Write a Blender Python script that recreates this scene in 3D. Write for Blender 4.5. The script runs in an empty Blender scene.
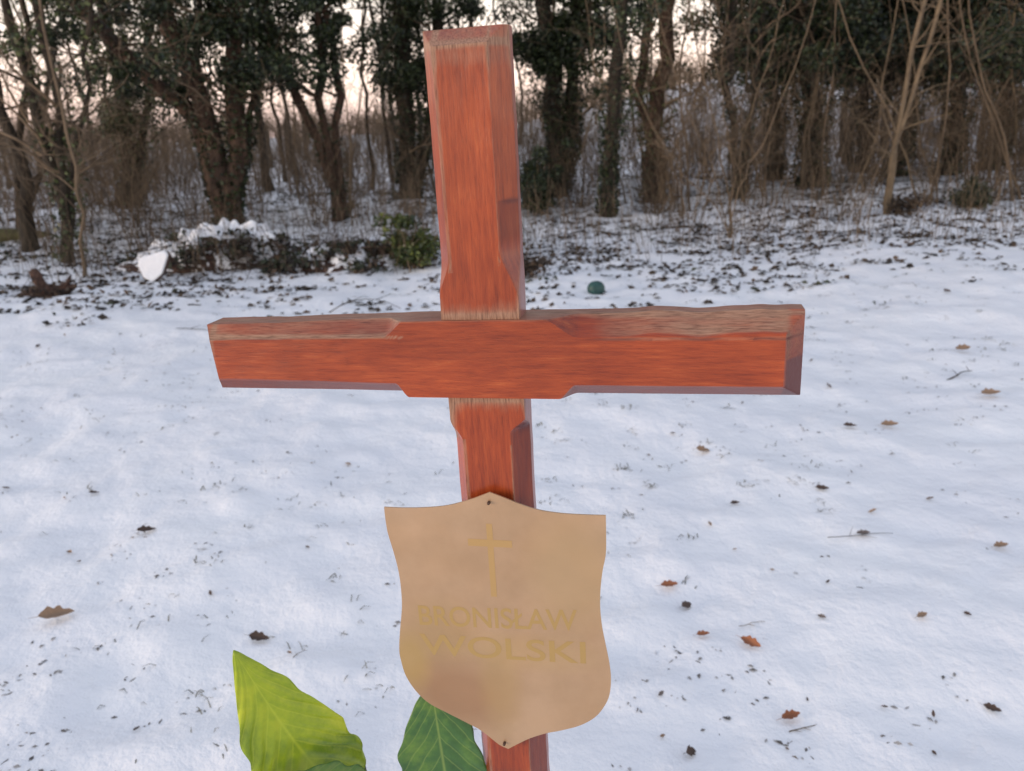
import bpy, math, random
import numpy as np
from math import radians, sin, cos, pi, sqrt, exp
from mathutils import Vector, Matrix
random.seed(7); RS = np.random.RandomState(11)
S = bpy.context.scene
COL = S.collection

# ------------------------------------------------------------------ camera
F = 773.0; IW, IH = 1024, 771
cam_d = bpy.data.cameras.new('camera'); cam = bpy.data.objects.new('camera', cam_d); COL.objects.link(cam)
cam_d.sensor_width = 36.0; cam_d.lens = 36.0 * F / IW; cam_d.clip_end = 3000; cam_d.clip_start = 0.02
CAMR = Matrix.Rotation(radians(90 - 18.3), 3, 'X') @ Matrix.Rotation(radians(-2.2), 3, 'Z')
CAMP = Vector((0, 0, 1.5))
cam.matrix_world = Matrix.Translation(CAMP) @ CAMR.to_4x4()
cam_d.dof.use_dof = True; cam_d.dof.focus_distance = 0.80; cam_d.dof.aperture_fstop = 8.5
S.camera = cam

# ------------------------------------------------------------------ light
W = bpy.data.worlds.new('World'); S.world = W; W.use_nodes = True
wn = W.node_tree; bg = wn.nodes['Background']
sky = wn.nodes.new('ShaderNodeTexSky'); sky.sky_type = 'NISHITA'; sky.sun_disc = False
SUN_EL, SUN_AZ = 6.0, -112.0           # low behind the photographer's left shoulder
sky.sun_elevation = radians(SUN_EL); sky.sun_rotation = radians(SUN_AZ)
sky.air_density = 1.0; sky.dust_density = 1.0; sky.ozone_density = 1.0
# a thin veil of high cloud evens the clear dusk sky out
veil = wn.nodes.new('ShaderNodeMixRGB'); veil.inputs[0].default_value = 0.72
tc = wn.nodes.new('ShaderNodeTexCoord'); sep = wn.nodes.new('ShaderNodeSeparateXYZ')
wn.links.new(tc.outputs['Generated'], sep.inputs[0])
ramp = wn.nodes.new('ShaderNodeValToRGB')
wn.links.new(sep.outputs['Z'], ramp.inputs[0])
cr = ramp.color_ramp
cr.elements[0].position = 0.0; cr.elements[0].color = (9.5, 6.9, 6.6, 1)
cr.elements[1].position = 1.0; cr.elements[1].color = (4.6, 5.2, 6.8, 1)
e = cr.elements.new(0.06); e.color = (15.5, 11.6, 10.0, 1)
e = cr.elements.new(0.16); e.color = (13.5, 12.2, 10.8, 1)
e = cr.elements.new(0.40); e.color = (5.3, 5.6, 6.5, 1)
wn.links.new(sky.outputs[0], veil.inputs[1]); wn.links.new(ramp.outputs[0], veil.inputs[2])
wn.links.new(veil.outputs[0], bg.inputs['Color'])
bg.inputs['Strength'].default_value = 0.10
sl = bpy.data.lights.new('sun', 'SUN'); sun = bpy.data.objects.new('sun', sl); COL.objects.link(sun)
sl.energy = 1.1; sl.angle = radians(22); sl.color = (1.0, 0.82, 0.68)
sd = Vector((sin(radians(SUN_AZ)) * cos(radians(SUN_EL)), cos(radians(SUN_AZ)) * cos(radians(SUN_EL)), sin(radians(SUN_EL))))
sun.rotation_euler = sd.to_track_quat('Z', 'Y').to_euler()
S.view_settings.view_transform = 'Standard'; S.view_settings.look = 'None'
S.view_settings.exposure = 0.72; S.view_settings.gamma = 1

# ------------------------------------------------------------------ helpers
def tag(o, label=None, cat=None, group=None, kind=None):
    if label: o['label'] = label
    if cat: o['category'] = cat
    if group: o['group'] = group
    if kind: o['kind'] = kind
    return o
def empty(name, loc, label=None, cat=None, group=None):
    o = bpy.data.objects.new(name, None); COL.objects.link(o); o.location = loc; o.empty_display_size = .1
    return tag(o, label, cat, group)
def link(name, me, mat=None, parent=None):
    o = bpy.data.objects.new(name, me); COL.objects.link(o)
    if mat and not me.materials: me.materials.append(mat)
    if parent: o.parent = parent
    return o
def mesh_np(name, V, Q, smooth=False, sharp=None):
    """V (n,3), Q list/array of faces (all same size) or list"""
    me = bpy.data.meshes.new(name)
    V = np.asarray(V, np.float32)
    if isinstance(Q, np.ndarray):
        k = Q.shape[1]
        me.vertices.add(len(V)); me.vertices.foreach_set('co', V.ravel())
        me.loops.add(Q.size); me.loops.foreach_set('vertex_index', Q.ravel().astype(np.int32))
        me.polygons.add(len(Q)); me.polygons.foreach_set('loop_start', (np.arange(len(Q)) * k).astype(np.int32))
        me.update(calc_edges=True)
    else:
        me.from_pydata(V.tolist(), [], Q); me.update()
    me.validate()
    if smooth or sharp:
        me.polygons.foreach_set('use_smooth', [True] * len(me.polygons))
        if sharp: me.set_sharp_from_angle(angle=radians(sharp))
    return me
def attr(me, name, vals):
    a = me.attributes.new(name, 'FLOAT', 'POINT'); a.data.foreach_set('value', np.asarray(vals, np.float32))
def uvset(me, uv):
    l = me.uv_layers.new(name='UVMap'); idx = np.zeros(len(me.loops), np.int32); me.loops.foreach_get('vertex_index', idx)
    l.data.foreach_set('uv', np.asarray(uv, np.float32)[idx].ravel())
def copy_tree(o, parent=None):
    c = o.copy(); COL.objects.link(c); c.parent = parent
    for ch in list(o.children): copy_tree(ch, c)
    return c

class Tubes:
    """tapered tubes collected as quads"""
    def __init__(s): s.V = []; s.Q = []; s.n = 0
    def tube(s, pts, rad, k=5, rough=0.0):
        pts = [Vector(p) for p in pts]; prev = None
        up = Vector((0, 0, 1))
        for i, p in enumerate(pts):
            t = (pts[min(i + 1, len(pts) - 1)] - pts[max(i - 1, 0)]).normalized()
            a = t.orthogonal().normalized() if prev is None else (prev - t * prev.dot(t)).normalized()
            prev = a; b = t.cross(a)
            for j in range(k):
                w = 2 * pi * j / k; r = rad[i] * (1 + rough * (random.random() - .5))
                s.V.append(p + (a * cos(w) + b * sin(w)) * r)
        for i in range(len(pts) - 1):
            for j in range(k):
                q0 = s.n + i * k + j; q1 = s.n + i * k + (j + 1) % k
                s.Q.append((q0, q1, q1 + k, q0 + k))
        s.n += len(pts) * k
    def mesh(s, name, smooth=True):
        return mesh_np(name, np.array([tuple(v) for v in s.V]), np.array(s.Q, np.int32), smooth=smooth)

def vnoise(x, y, seed=0):
    x = np.asarray(x, float); y = np.asarray(y, float)
    xi = np.floor(x).astype(np.int64); yi = np.floor(y).astype(np.int64); fx = x - xi; fy = y - yi
    fx = fx * fx * (3 - 2 * fx); fy = fy * fy * (3 - 2 * fy)
    def h(a, b):
        n = (a * 374761393 + b * 668265263 + seed * 1442695041) & 0xffffffff
        n = ((n ^ (n >> 13)) * 1274126177) & 0xffffffff
        return ((n ^ (n >> 16)) & 0xffff) / 65535.0
    return (h(xi, yi) * (1 - fx) + h(xi + 1, yi) * fx) * (1 - fy) + (h(xi, yi + 1) * (1 - fx) + h(xi + 1, yi + 1) * fx) * fy
def sst(a, b, x):
    t = np.clip((np.asarray(x, float) - a) / (b - a), 0, 1); return t * t * (3 - 2 * t)
def ground_h(x, y):
    x = np.asarray(x, float); y = np.asarray(y, float)
    h = 0.10 * (vnoise(x / 2.3, y / 2.3, 1) - .5) + 0.050 * (vnoise(x / .62 + 9, y / .5, 2) - .5) + (0.036 * (vnoise(x / .25 + 3 + .3 * y, y / .16, 6) - .5) + .019 * (vnoise(x / .11 + 3 - .4 * y, y / .085, 16) - .5)) * sst(30, 14, y)
    near = sst(9, 12, y)
    h = h + near * 0.10 * (vnoise(x / .8, y / .8, 3) - .4)
    h = h + 0.30 * sst(9.5, 15, y + .10 * x)
    h = h + 5.0 * sst(26, 75, y) * sst(-14, 22, x - .12 * (y - 26)) * (0.85 + .3 * vnoise(x / 14, y / 14, 4))
    h = h + 1.3 * sst(30, 120, y)
    return h
def gh(x, y): return float(ground_h(x, y))
def ray(u, v): return CAMR @ Vector(((u - IW / 2) / F, -(v - IH / 2) / F, -1))
def at(u, v):
    """ground spot seen at a given place of the photograph, used only to measure where things stand"""
    d = ray(u, v); z = 0.0
    for _ in range(12):
        t = (z - CAMP.z) / d.z; p = CAMP + d * t; z = z * .4 + gh(p.x, p.y) * .6
    return Vector((p.x, p.y, gh(p.x, p.y)))
def atd(u, v, dist):
    d = ray(u, v); return CAMP + d * (dist / d.y)

# ------------------------------------------------------------------ materials
def newmat(name):
    m = bpy.data.materials.new(name); m.use_nodes = True
    n = m.node_tree; return m, n, n.nodes['Principled BSDF']
def N(n, t, **kw):
    nd = n.nodes.new(t)
    for k, v in kw.items():
        if k in ('op',): nd.operation = v
        elif k.startswith('i_'):
            key = k[2:]; key = int(key) if key.isdigit() else key
            nd.inputs[key].default_value = v
        else: setattr(nd, k, v)
    return nd
def rampn(n, src, stops):
    r = n.nodes.new('ShaderNodeValToRGB'); n.links.new(src, r.inputs[0]); c = r.color_ramp
    while len(c.elements) > 1: c.elements.remove(c.elements[-1])
    c.elements[0].position = stops[0][0]; c.elements[0].color = (*stops[0][1], 1)
    for p, col in stops[1:]:
        e = c.elements.new(p); e.color = (*col, 1)
    return r
def noise(n, scale, detail=4, rough=.55, coord='Object', vec_scale=None):
    t = n.nodes.new('ShaderNodeTexCoord'); src = t.outputs[coord]
    if vec_scale:
        mp = n.nodes.new('ShaderNodeMapping'); mp.inputs['Scale'].default_value = vec_scale
        n.links.new(src, mp.inputs[0]); src = mp.outputs[0]
    z = n.nodes.new('ShaderNodeTexNoise'); z.inputs['Scale'].default_value = scale; z.inputs['Detail'].default_value = detail
    z.inputs['Roughness'].default_value = rough; n.links.new(src, z.inputs['Vector']); return z
def bump(n, bs, src, strength, dist=.01, prev=None):
    b = n.nodes.new('ShaderNodeBump'); b.inputs['Strength'].default_value = strength; b.inputs['Distance'].default_value = dist
    n.links.new(src, b.inputs['Height'])
    if prev: n.links.new(prev.outputs[0], b.inputs['Normal'])
    n.links.new(b.outputs[0], bs.inputs['Normal']); return b
def mix(n, fac, a, b):
    m = n.nodes.new('ShaderNodeMixRGB')
    for i, v in enumerate((fac, a, b)):
        if hasattr(v, 'is_linked') or hasattr(v, 'links'): n.links.new(v, m.inputs[i])
        elif i == 0: m.inputs[0].default_value = v
        else: m.inputs[i].default_value = (*v, 1)
    return m
def attn(n, name):
    a = n.nodes.new('ShaderNodeAttribute'); a.attribute_name = name; return a

def simple(name, stops, scale=6, rough=.85, bstr=.3, bdist=.01, vec_scale=None, island=False):
    m, n, b = newmat(name); z = noise(n, scale, vec_scale=vec_scale); src = z.outputs['Fac']
    if island:
        g = n.nodes.new('ShaderNodeNewGeometry'); ad = N(n, 'ShaderNodeMath', op='ADD'); ad.use_clamp = True
        mu = N(n, 'ShaderNodeMath', op='MULTIPLY_ADD'); mu.inputs[1].default_value = .7; mu.inputs[2].default_value = -.35
        n.links.new(g.outputs['Random Per Island'], mu.inputs[0]); n.links.new(src, ad.inputs[0]); n.links.new(mu.outputs[0], ad.inputs[1]); src = ad.outputs[0]
    r = rampn(n, src, stops); n.links.new(r.outputs[0], b.inputs['Base Color']); b.inputs['Roughness'].default_value = rough
    if bstr: bump(n, b, z.outputs['Fac'], bstr, bdist)
    return m
M = {}
M['bark'] = simple('bark', [(.3, (.012, .009, .006)), (.5, (.032, .025, .017)), (.7, (.070, .055, .036))], 9, .95, .8, .03, (1, 1, .22))
M['bark_red'] = simple('bark_red', [(.3, (.022, .013, .009)), (.5, (.055, .033, .022)), (.7, (.110, .070, .046))], 12, .95, .8, .03, (1, 1, .22))
M['twig'] = simple('twig', [(.25, (.060, .043, .027)), (.75, (.18, .13, .082))], 5, .9, 0, island=True)
M['twig_pale'] = simple('twig_pale', [(.3, (.10, .072, .044)), (.7, (.20, .15, .092))], 7, .85, .2)
M['ivy'] = simple('ivy', [(.2, (.008, .014, .006)), (.5, (.017, .030, .010)), (.85, (.045, .065, .020))], 1.6, .5, 0, island=True)
M['ivy_light'] = simple('ivy_light', [(.2, (.016, .026, .008)), (.5, (.038, .055, .016)), (.85, (.09, .115, .035))], 2, .5, 0, island=True)
M['holly'] = simple('holly', [(.2, (.020, .032, .008)), (.55, (.055, .075, .015)), (.9, (.13, .15, .03))], 3, .45, 0, island=True)
M['litter'] = simple('litter', [(.1, (.016, .013, .011)), (.5, (.042, .032, .024)), (.9, (.12, .078, .05))], 3, .9, 0, island=True)
M['litter_green'] = simple('litter_green', [(.1, (.014, .022, .012)), (.5, (.03, .04, .02)), (.9, (.07, .07, .035))], 3, .7, 0, island=True)
M['soil'] = simple('soil', [(.35, (.022, .013, .010)), (.5, (.060, .032, .024)), (.7, (.125, .070, .048))], 22, .95, .9, .03)
M['moss'] = simple('moss', [(.3, (.05, .045, .02)), (.6, (.11, .10, .04)), (.8, (.16, .15, .08))], 8, .95, .6, .02)
M['debris'] = simple('debris', [(.1, (.07, .06, .055)), (.5, (.22, .20, .18)), (.9, (.46, .44, .43))], 3, .8, 0, island=True)
M['grass'] = simple('grass', [(.2, (.05, .05, .035)), (.6, (.14, .13, .09)), (.9, (.26, .23, .16))], 3, .8, 0, island=True)

def snow_mat(name='snow', patches=True):
    m, n, b = newmat(name)
    z1 = noise(n, 1.3, 5, .6); z2 = noise(n, 14, 5, .6); z3 = noise(n, 70, 3, .6)
    c = rampn(n, z1.outputs['Fac'], [(.3, (.79, .80, .83)), (.7, (.87, .875, .88))])
    col = c.outputs[0]
    if patches:
        # thin places where last year's grass shows through the snow
        z4 = noise(n, 5.5, 7, .72); z5 = noise(n, .5, 2, .5)
        ad = N(n, 'ShaderNodeMath', op='MULTIPLY_ADD'); ad.inputs[1].default_value = .35; ad.inputs[2].default_value = 0
        n.links.new(z5.outputs['Fac'], ad.inputs[0])
        a2 = N(n, 'ShaderNodeMath', op='ADD'); n.links.new(z4.outputs['Fac'], a2.inputs[0]); n.links.new(ad.outputs[0], a2.inputs[1])
        geo = n.nodes.new('ShaderNodeTexCoord'); sp = n.nodes.new('ShaderNodeSeparateXYZ'); n.links.new(geo.outputs['Object'], sp.inputs[0])
        mr = n.nodes.new('ShaderNodeMapRange'); mr.inputs['From Min'].default_value = 7.2; mr.inputs['From Max'].default_value = 13
        mr.inputs['To Min'].default_value = 0.0; mr.inputs['To Max'].default_value = .17; n.links.new(sp.outputs['Y'], mr.inputs['Value'])
        a3 = N(n, 'ShaderNodeMath', op='ADD'); n.links.new(a2.outputs[0], a3.inputs[0]); n.links.new(mr.outputs[0], a3.inputs[1])
        f = rampn(n, a3.outputs[0], [(.84, (0, 0, 0)), (.93, (1, 1, 1))])
        mm = mix(n, f.outputs[0], col, (.13, .105, .08)); col = mm.outputs[0]
    n.links.new(col, b.inputs['Base Color'])
    b.inputs['Roughness'].default_value = .55
    b.inputs['Specular IOR Level'].default_value = .25
    b.inputs['Subsurface Weight'].default_value = 0.0
    p = bump(n, b, z2.outputs['Fac'], .5, .03); bump(n, b, z3.outputs['Fac'], .12, .004, p)
    return m
M['snow'] = snow_mat(); M['snow_cap'] = snow_mat('snow_cap', False)

def wood_mat(name, axis):
    """red stained wood; axis 0: grain along local X, axis 2: along local Z"""
    m, n, b = newmat(name)
    vs = (.09, 1, 1) if axis == 0 else (1, 1, .09)
    g1 = noise(n, 190, 8, .66, vec_scale=vs); g2 = noise(n, 620, 4, .65, vec_scale=vs); g3 = noise(n, 9, 4, .6, vec_scale=(.5, 1, 1) if axis == 0 else (1, 1, .5))
    c = rampn(n, g1.outputs['Fac'], [(.25, (.15, .020, .007)), (.42, (.25, .040, .010)), (.6, (.33, .060, .014)), (.78, (.44, .12, .034))])
    c3 = rampn(n, g3.outputs['Fac'], [(.33, (.70, .62, .58)), (.67, (1.22, 1.26, 1.25))])
    mu = n.nodes.new('ShaderNodeMixRGB'); mu.blend_type = 'MULTIPLY'; mu.inputs[0].default_value = 1
    n.links.new(c.outputs[0], mu.inputs[1]); n.links.new(c3.outputs[0], mu.inputs[2])
    # dark fine grain streaks
    c2 = rampn(n, g2.outputs['Fac'], [(.30, (.62, .55, .5)), (.45, (1, 1, 1))])
    mu2 = n.nodes.new('ShaderNodeMixRGB'); mu2.blend_type = 'MULTIPLY'; mu2.inputs[0].default_value = .8
    n.links.new(mu.outputs[0], mu2.inputs[1]); n.links.new(c2.outputs[0], mu2.inputs[2])
    # weathered bare wood, along the worn edges; also carries skylight painted on one chamfer
    w = attn(n, 'wear'); wn_ = noise(n, 40, 6, .7, vec_scale=(.25, 1, 1) if axis == 0 else (1, 1, .25))
    ma = N(n, 'ShaderNodeMath', op='MULTIPLY_ADD'); ma.inputs[1].default_value = .9; ma.inputs[2].default_value = -.38
    n.links.new(wn_.outputs['Fac'], ma.inputs[0])
    a = N(n, 'ShaderNodeMath', op='ADD'); n.links.new(w.outputs['Fac'], a.inputs[0]); n.links.new(ma.outputs[0], a.inputs[1])
    wr = rampn(n, a.outputs[0], [(.34, (0, 0, 0)), (.95, (.88, .88, .88))])
    grey = rampn(n, g2.outputs['Fac'], [(.3, (.10, .055, .035)), (.5, (.28, .165, .105)), (.7, (.38, .24, .16))])
    m2 = mix(n, wr.outputs[0], mu2.outputs[0], grey.outputs[0])
    d = attn(n, 'dark'); m3 = mix(n, d.outputs['Fac'], m2.outputs[0], (.10, .014, .010))
    pl = attn(n, 'pale'); m4 = mix(n, pl.outputs['Fac'], m3.outputs[0], (.30, .17, .17))
    n.links.new(m4.outputs[0], b.inputs['Base Color'])
    rr = rampn(n, wr.outputs[0], [(0, (.33,) * 3), (1, (.8,) * 3)]); n.links.new(rr.outputs[0], b.inputs['Roughness'])
    b.inputs['Specular IOR Level'].default_value = .4; b.inputs['Coat Weight'].default_value = .22; b.inputs['Coat Roughness'].default_value = .22
    p = bump(n, b, g1.outputs['Fac'], .25, .0015); bump(n, b, g2.outputs['Fac'], .35, .0008, p)
    return m
M['wood_x'] = wood_mat('red_wood_beam', 0); M['wood_z'] = wood_mat('red_wood_post', 2)

# ------------------------------------------------------------------ ground (structure)
def build_ground():
    ys = [-6.0]; st = .5
    while ys[-1] < 420:
        y = ys[-1]
        st = .5 if y < 0 else (.020 + .0090 * y if y < 18 else .2 + .03 * (y - 18) ** 1.02)
        if y < .3 and y > -6: st = .3
        ys.append(y + st)
    ys = np.array(ys); n = 560
    t = np.linspace(-1, 1, n)
    X = []; Y = []
    for y in ys:
        half = max(9.0, .95 * abs(y) + 7.5)
        X.append(half * (.42 * t + .58 * t ** 3)); Y.append(np.full(n, y))
    X = np.array(X); Y = np.array(Y); Z = ground_h(X, Y)
    V = np.stack([X, Y, Z], -1).reshape(-1, 3); r = len(ys)
    I = np.arange(r * n).reshape(r, n)
    Q = np.stack([I[:-1, :-1], I[:-1, 1:], I[1:, 1:], I[1:, :-1]], -1).reshape(-1, 4)
    me = mesh_np('ground', V, Q, smooth=True)
    tag(link('ground', me, M['snow']), kind='structure')
build_ground()

# ------------------------------------------------------------------ scattered leaf quads
def leaf_quads(P, size, flat=0.0, rs=RS, aspect=.62):
    """one bent kite per point of P; size (lo,hi)"""
    n = len(P); d = rs.normal(size=(n, 3)); d[:, 2] *= (1 - flat); d /= np.linalg.norm(d, axis=1)[:, None]
    e = rs.normal(size=(n, 3)); e[:, 2] *= (1 - flat); e -= d * (e * d).sum(1)[:, None]; e /= np.linalg.norm(e, axis=1)[:, None] + 1e-9
    s = rs.uniform(size[0], size[1], n)[:, None]
    nn = np.cross(d, e)
    a = P - d * s * .5; c = P + d * s * .5
    b = P + e * s * .5 * aspect + nn * s * .12; f = P - e * s * .5 * aspect + nn * s * .12
    V = np.stack([a, b, c, f], 1).reshape(-1, 3)
    Q = np.arange(4 * n).reshape(n, 4)
    return V, Q

# ------------------------------------------------------------------ trees
def grow(tb, p, d, L, r, depth, segs=6, wob=.16, up=.04, fork=3, k=5, pts_out=None, spread=.75, minr=.0035):
    pts = [p.copy()]; rad = [r]; q = p.copy(); dd = d.normalized()
    for i in range(segs):
        dd = (dd + Vector((random.gauss(0, wob), random.gauss(0, wob), random.gauss(0, wob) + up))).normalized()
        q = q + dd * (L / segs); pts.append(q.copy()); rad.append(max(minr, r * (1 - .72 * (i + 1) / segs)))
    tb.tube(pts, rad, k)
    if pts_out is not None: pts_out.extend([(a, b) for a, b in zip(pts, rad)])
    if depth > 0:
        for j in range(fork):
            i = random.randint(max(1, segs // 3), segs); base = pts[i]
            t = (pts[i] - pts[i - 1]).normalized(); side = Vector((random.gauss(0, 1), random.gauss(0, 1), random.gauss(0, .6)))
            side = (side - t * side.dot(t)).normalized()
            nd = (t * (1 - spread * .5) + side * spread).normalized()
            grow(tb, base, nd, L * random.uniform(.42, .68), max(minr, rad[i] * random.uniform(.4, .65)), depth - 1,
                 max(3, segs - 1), wob * 1.15, up, fork, max(3, k - 1), pts_out, spread, minr)

def ivy_points(paths, per_m, rad_fn, zmax=9, fray=1.0):
    """cloud of leaf positions clinging round stem paths, denser in clumps"""
    out = []
    for path in paths:
        for (a, b) in zip(path[:-1], path[1:]):
            a3 = np.array(a[0]); b3 = np.array(b[0]); L = np.linalg.norm(b3 - a3); n = int(per_m * L)
            if n < 1: continue
            t = RS.rand(n)[:, None]; c = a3 + (b3 - a3) * t
            R = rad_fn(c[:, 2]); ang = RS.rand(n) * 2 * pi
            lump = .45 + 1.1 * vnoise(c[:, 2] * 2.4 + a3[0] * 3, ang * 1.1 + a3[1], 5)
            rr = R * lump * np.sqrt(RS.rand(n)) * fray + a[1] * .9
            c = c + np.stack([np.cos(ang) * rr, np.sin(ang) * rr, RS.normal(size=n) * .06], -1)
            out.append(c)
    return np.concatenate(out) if out else np.zeros((0, 3))
def clump_points(centres, n_each, r):
    out = []
    for c in centres:
        v = RS.normal(size=(n_each, 3)); v /= np.linalg.norm(v, axis=1)[:, None]; v *= (RS.rand(n_each) ** .45)[:, None] * r * RS.uniform(.6, 1.25)
        v[:, 2] *= .7; out.append(v + np.array(c))
    return np.concatenate(out)

def stem_path(pts, r0, r1, n=14, wob=.035):
    """smooth path through control points"""
    P = [Vector(p) for p in pts]; out = []
    m = len(P) - 1
    for i in range(n + 1):
        t = i / n * m; k = min(int(t), m - 1); f = t - k
        p0 = P[max(k - 1, 0)]; p1 = P[k]; p2 = P[k + 1]; p3 = P[min(k + 2, m)]
        q = .5 * ((2 * p1) + (-p0 + p2) * f + (2 * p0 - 5 * p1 + 4 * p2 - p3) * f * f + (-p0 + 3 * p1 - 3 * p2 + p3) * f ** 3)
        q = q + Vector((random.gauss(0, wob), random.gauss(0, wob), 0)) * (1 if i else 0)
        w = i / n; rr = r0 + (r1 - r0) * w
        if w < .1: rr *= 1 + (.1 - w) * 4.5
        out.append((q, rr))
    return out

def tree(name, base, stems, label, cat='tree', group=None, bark='bark', side=(6, 1.1, 2), ivy=None, clumps=None, leafmat='ivy', leaf=(.05, .09), top_twigs=True, twigz=0.8):
    """stems: list of (control offsets from base, r0, r1); side = (number of boughs per stem, length, depth)"""
    root = empty(name, base, label, cat, group)
    tr = Tubes(); br = Tubes(); paths = []; bpts = []
    for (cp, r0, r1) in stems:
        path = stem_path(cp, r0, r1); paths.append(path)
        tr.tube([p for p, _ in path], [r for _, r in path], 9, .28)
        # a second ridge for the fluted look of old stems
        if r0 > .09:
            for s_ in range(3):
                a = random.random() * 6.28
                tr.tube([p + Vector((cos(a + i * .12), sin(a + i * .12), 0)) * r * .62 for i, (p, r) in enumerate(path)], [r * .48 for _, r in path], 5, .2)
        nb, bl, dp = side
        for j in range(nb):
            i = random.randint(2, len(path) - 1); p, r = path[i]
            if p.z < twigz: continue
            a = random.random() * 6.28
            d = Vector((cos(a), sin(a), random.uniform(.15, .9)))
            grow(br, p, d, bl * random.uniform(.6, 1.3), min(r * .5, .03), dp, 6, .20, .03, 3, 4, bpts, .8)
        if top_twigs:
            for j in range(3):
                p, r = path[-1]
                grow(br, p, Vector((random.gauss(0, .4), random.gauss(0, .4), 1)), 1.6, r * .8, 2, 6, .16, .05, 3, 4, bpts, .8)
    link('trunk', tr.mesh('trunk'), M[bark], root)
    if br.n: link('branches', br.mesh('branches'), M['twig'], root)
    Pl = []
    if ivy: Pl.append(ivy_points(paths, ivy[0], ivy[1]))
    if clumps:
        n, each, r, zlo, zhi, spread = clumps
        cs = []
        for _ in range(n):
            path = random.choice(paths); p, _r = random.choice(path)
            z = random.uniform(zlo, zhi)
            best = min(path, key=lambda q: abs(q[0].z - z))[0]
            a = random.random() * 6.28; rr = spread * sqrt(random.random())
            cs.append((best.x + cos(a) * rr, best.y + sin(a) * rr, z))
        Pl.append(clump_points(cs, each, r))
    if Pl:
        P = np.concatenate(Pl); P = P[P[:, 2] > .02]
        V, Q = leaf_quads(P, leaf)
        link('ivy_leaves', mesh_np('ivy_leaves', V, Q), M[leafmat], root)
    return root

def off(base, pts, dist=None):
    """control points for a stem: photo pixels at the tree's own distance -> offsets (metres) from its base"""
    out = [(0, 0, -.08)]
    for q in pts:
        u, v = q[:2]; dy = q[2] if len(q) > 2 else 0
        p = atd(u, v, base.y + dy); out.append((p.x - base.x, p.y - base.y, p.z - base.z))
    a, b = Vector(out[-2]), Vector(out[-1]); d = (b - a).normalized(); d = (d + Vector((0, 0, .5))).normalized()
    out.append(tuple(b + d * 1.2)); out.append(tuple(b + (d + Vector((0, 0, .4))).normalized() * 2.6))
    return out

def R_up(lo, hi, z0=1.2, z1=3.0):
    return lambda z: lo + (hi - lo) * sst(z0, z1, z)

# left group of bare leaning trees
b = at(30, 250)
tree('bare_tree', b, [(off(b, [(25, 190), (5, 120), (-20, 40)]), .10, .05)], 'dark leaning trunk cut by the left edge of the photo', bark='bark', side=(7, 1.0, 2))
b = at(68, 262)
tree('bare_tree', b, [(off(b, [(60, 200), (36, 100), (8, 10)]), .075, .035), (off(b, [(62, 180), (58, 90), (30, -10)]), .06, .03), (off(b, [(70, 190), (84, 100), (92, 10)]), .04, .02)],
     'bare many-stemmed tree leaning left beside the brown stump', side=(14, 1.1, 3), ivy=(90, lambda z: .13 + 0 * z), leafmat='ivy_light', clumps=(14, 120, .28, 2.6, 4.2, .6))
b = at(20, 232)
tree('bare_tree', b, [(off(b, [(18, 150), (30, 60), (20, -10)]), .06, .035), (off(b, [(40, 150), (52, 60), (66, 0)]), .045, .02)], 'thin dark forked tree behind the leaning trunk at far left', side=(10, 1.1, 3))
# ivy column behind
b = at(128, 205)
tree('ivy_tree', b, [(off(b, [(128, 150), (120, 90), (105, 20)]), .13, .07), (off(b, [(140, 150), (150, 80), (150, 10)]), .09, .05)],
     'ivy-wrapped trunk left of the big forked tree', ivy=(420, R_up(.16, .42, .6, 2.2)), leafmat='ivy_light', clumps=(44, 250, .36, 1.3, 4.4, .6))
# big forked ivy tree
b = at(227, 236)
tree('ivy_tree', b, [(off(b, [(214, 180), (190, 110, .2), (140, 70, .3), (80, 10, .3)]), .15, .08),
                     (off(b, [(222, 180), (205, 110), (172, 30, -.2), (150, -30, -.3)]), .17, .08),
                     (off(b, [(234, 180), (236, 110), (238, 40), (236, -20)]), .15, .09),
                     (off(b, [(240, 190, .2), (250, 120, .3), (262, 60, .4)]), .07, .03)],
     'big dark forked tree with ivy crown behind the left brush heap', bark='bark_red', side=(9, 1.2, 2), twigz=1.3, leaf=(.045, .085),
     ivy=(420, R_up(.04, .46, 1.2, 2.7)), clumps=(76, 330, .36, 2.1, 4.2, 1.05))
# three-stemmed tree
b = at(338, 221)
tree('bare_tree', b, [(off(b, [(328, 170), (298, 95), (262, 5)]), .085, .05), (off(b, [(332, 160), (322, 80), (318, 0)]), .075, .04), (off(b, [(340, 160), (338, 80), (322, 0)]), .07, .045)],
     'three dark stems rising from one base between the ivy trees', bark='bark_red', side=(10, 1.1, 2), twigz=1.5,
     clumps=(34, 200, .30, 2.5, 4.0, .8), ivy=(60, R_up(.05, .25, 2, 3)))
b = at(372, 190)
tree('young_tree', b, [(off(b, [(368, 120), (362, 60), (365, 0)]), .04, .025)], 'slim young trunk against the pink sky left of the cross', side=(12, 1.0, 3))
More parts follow.
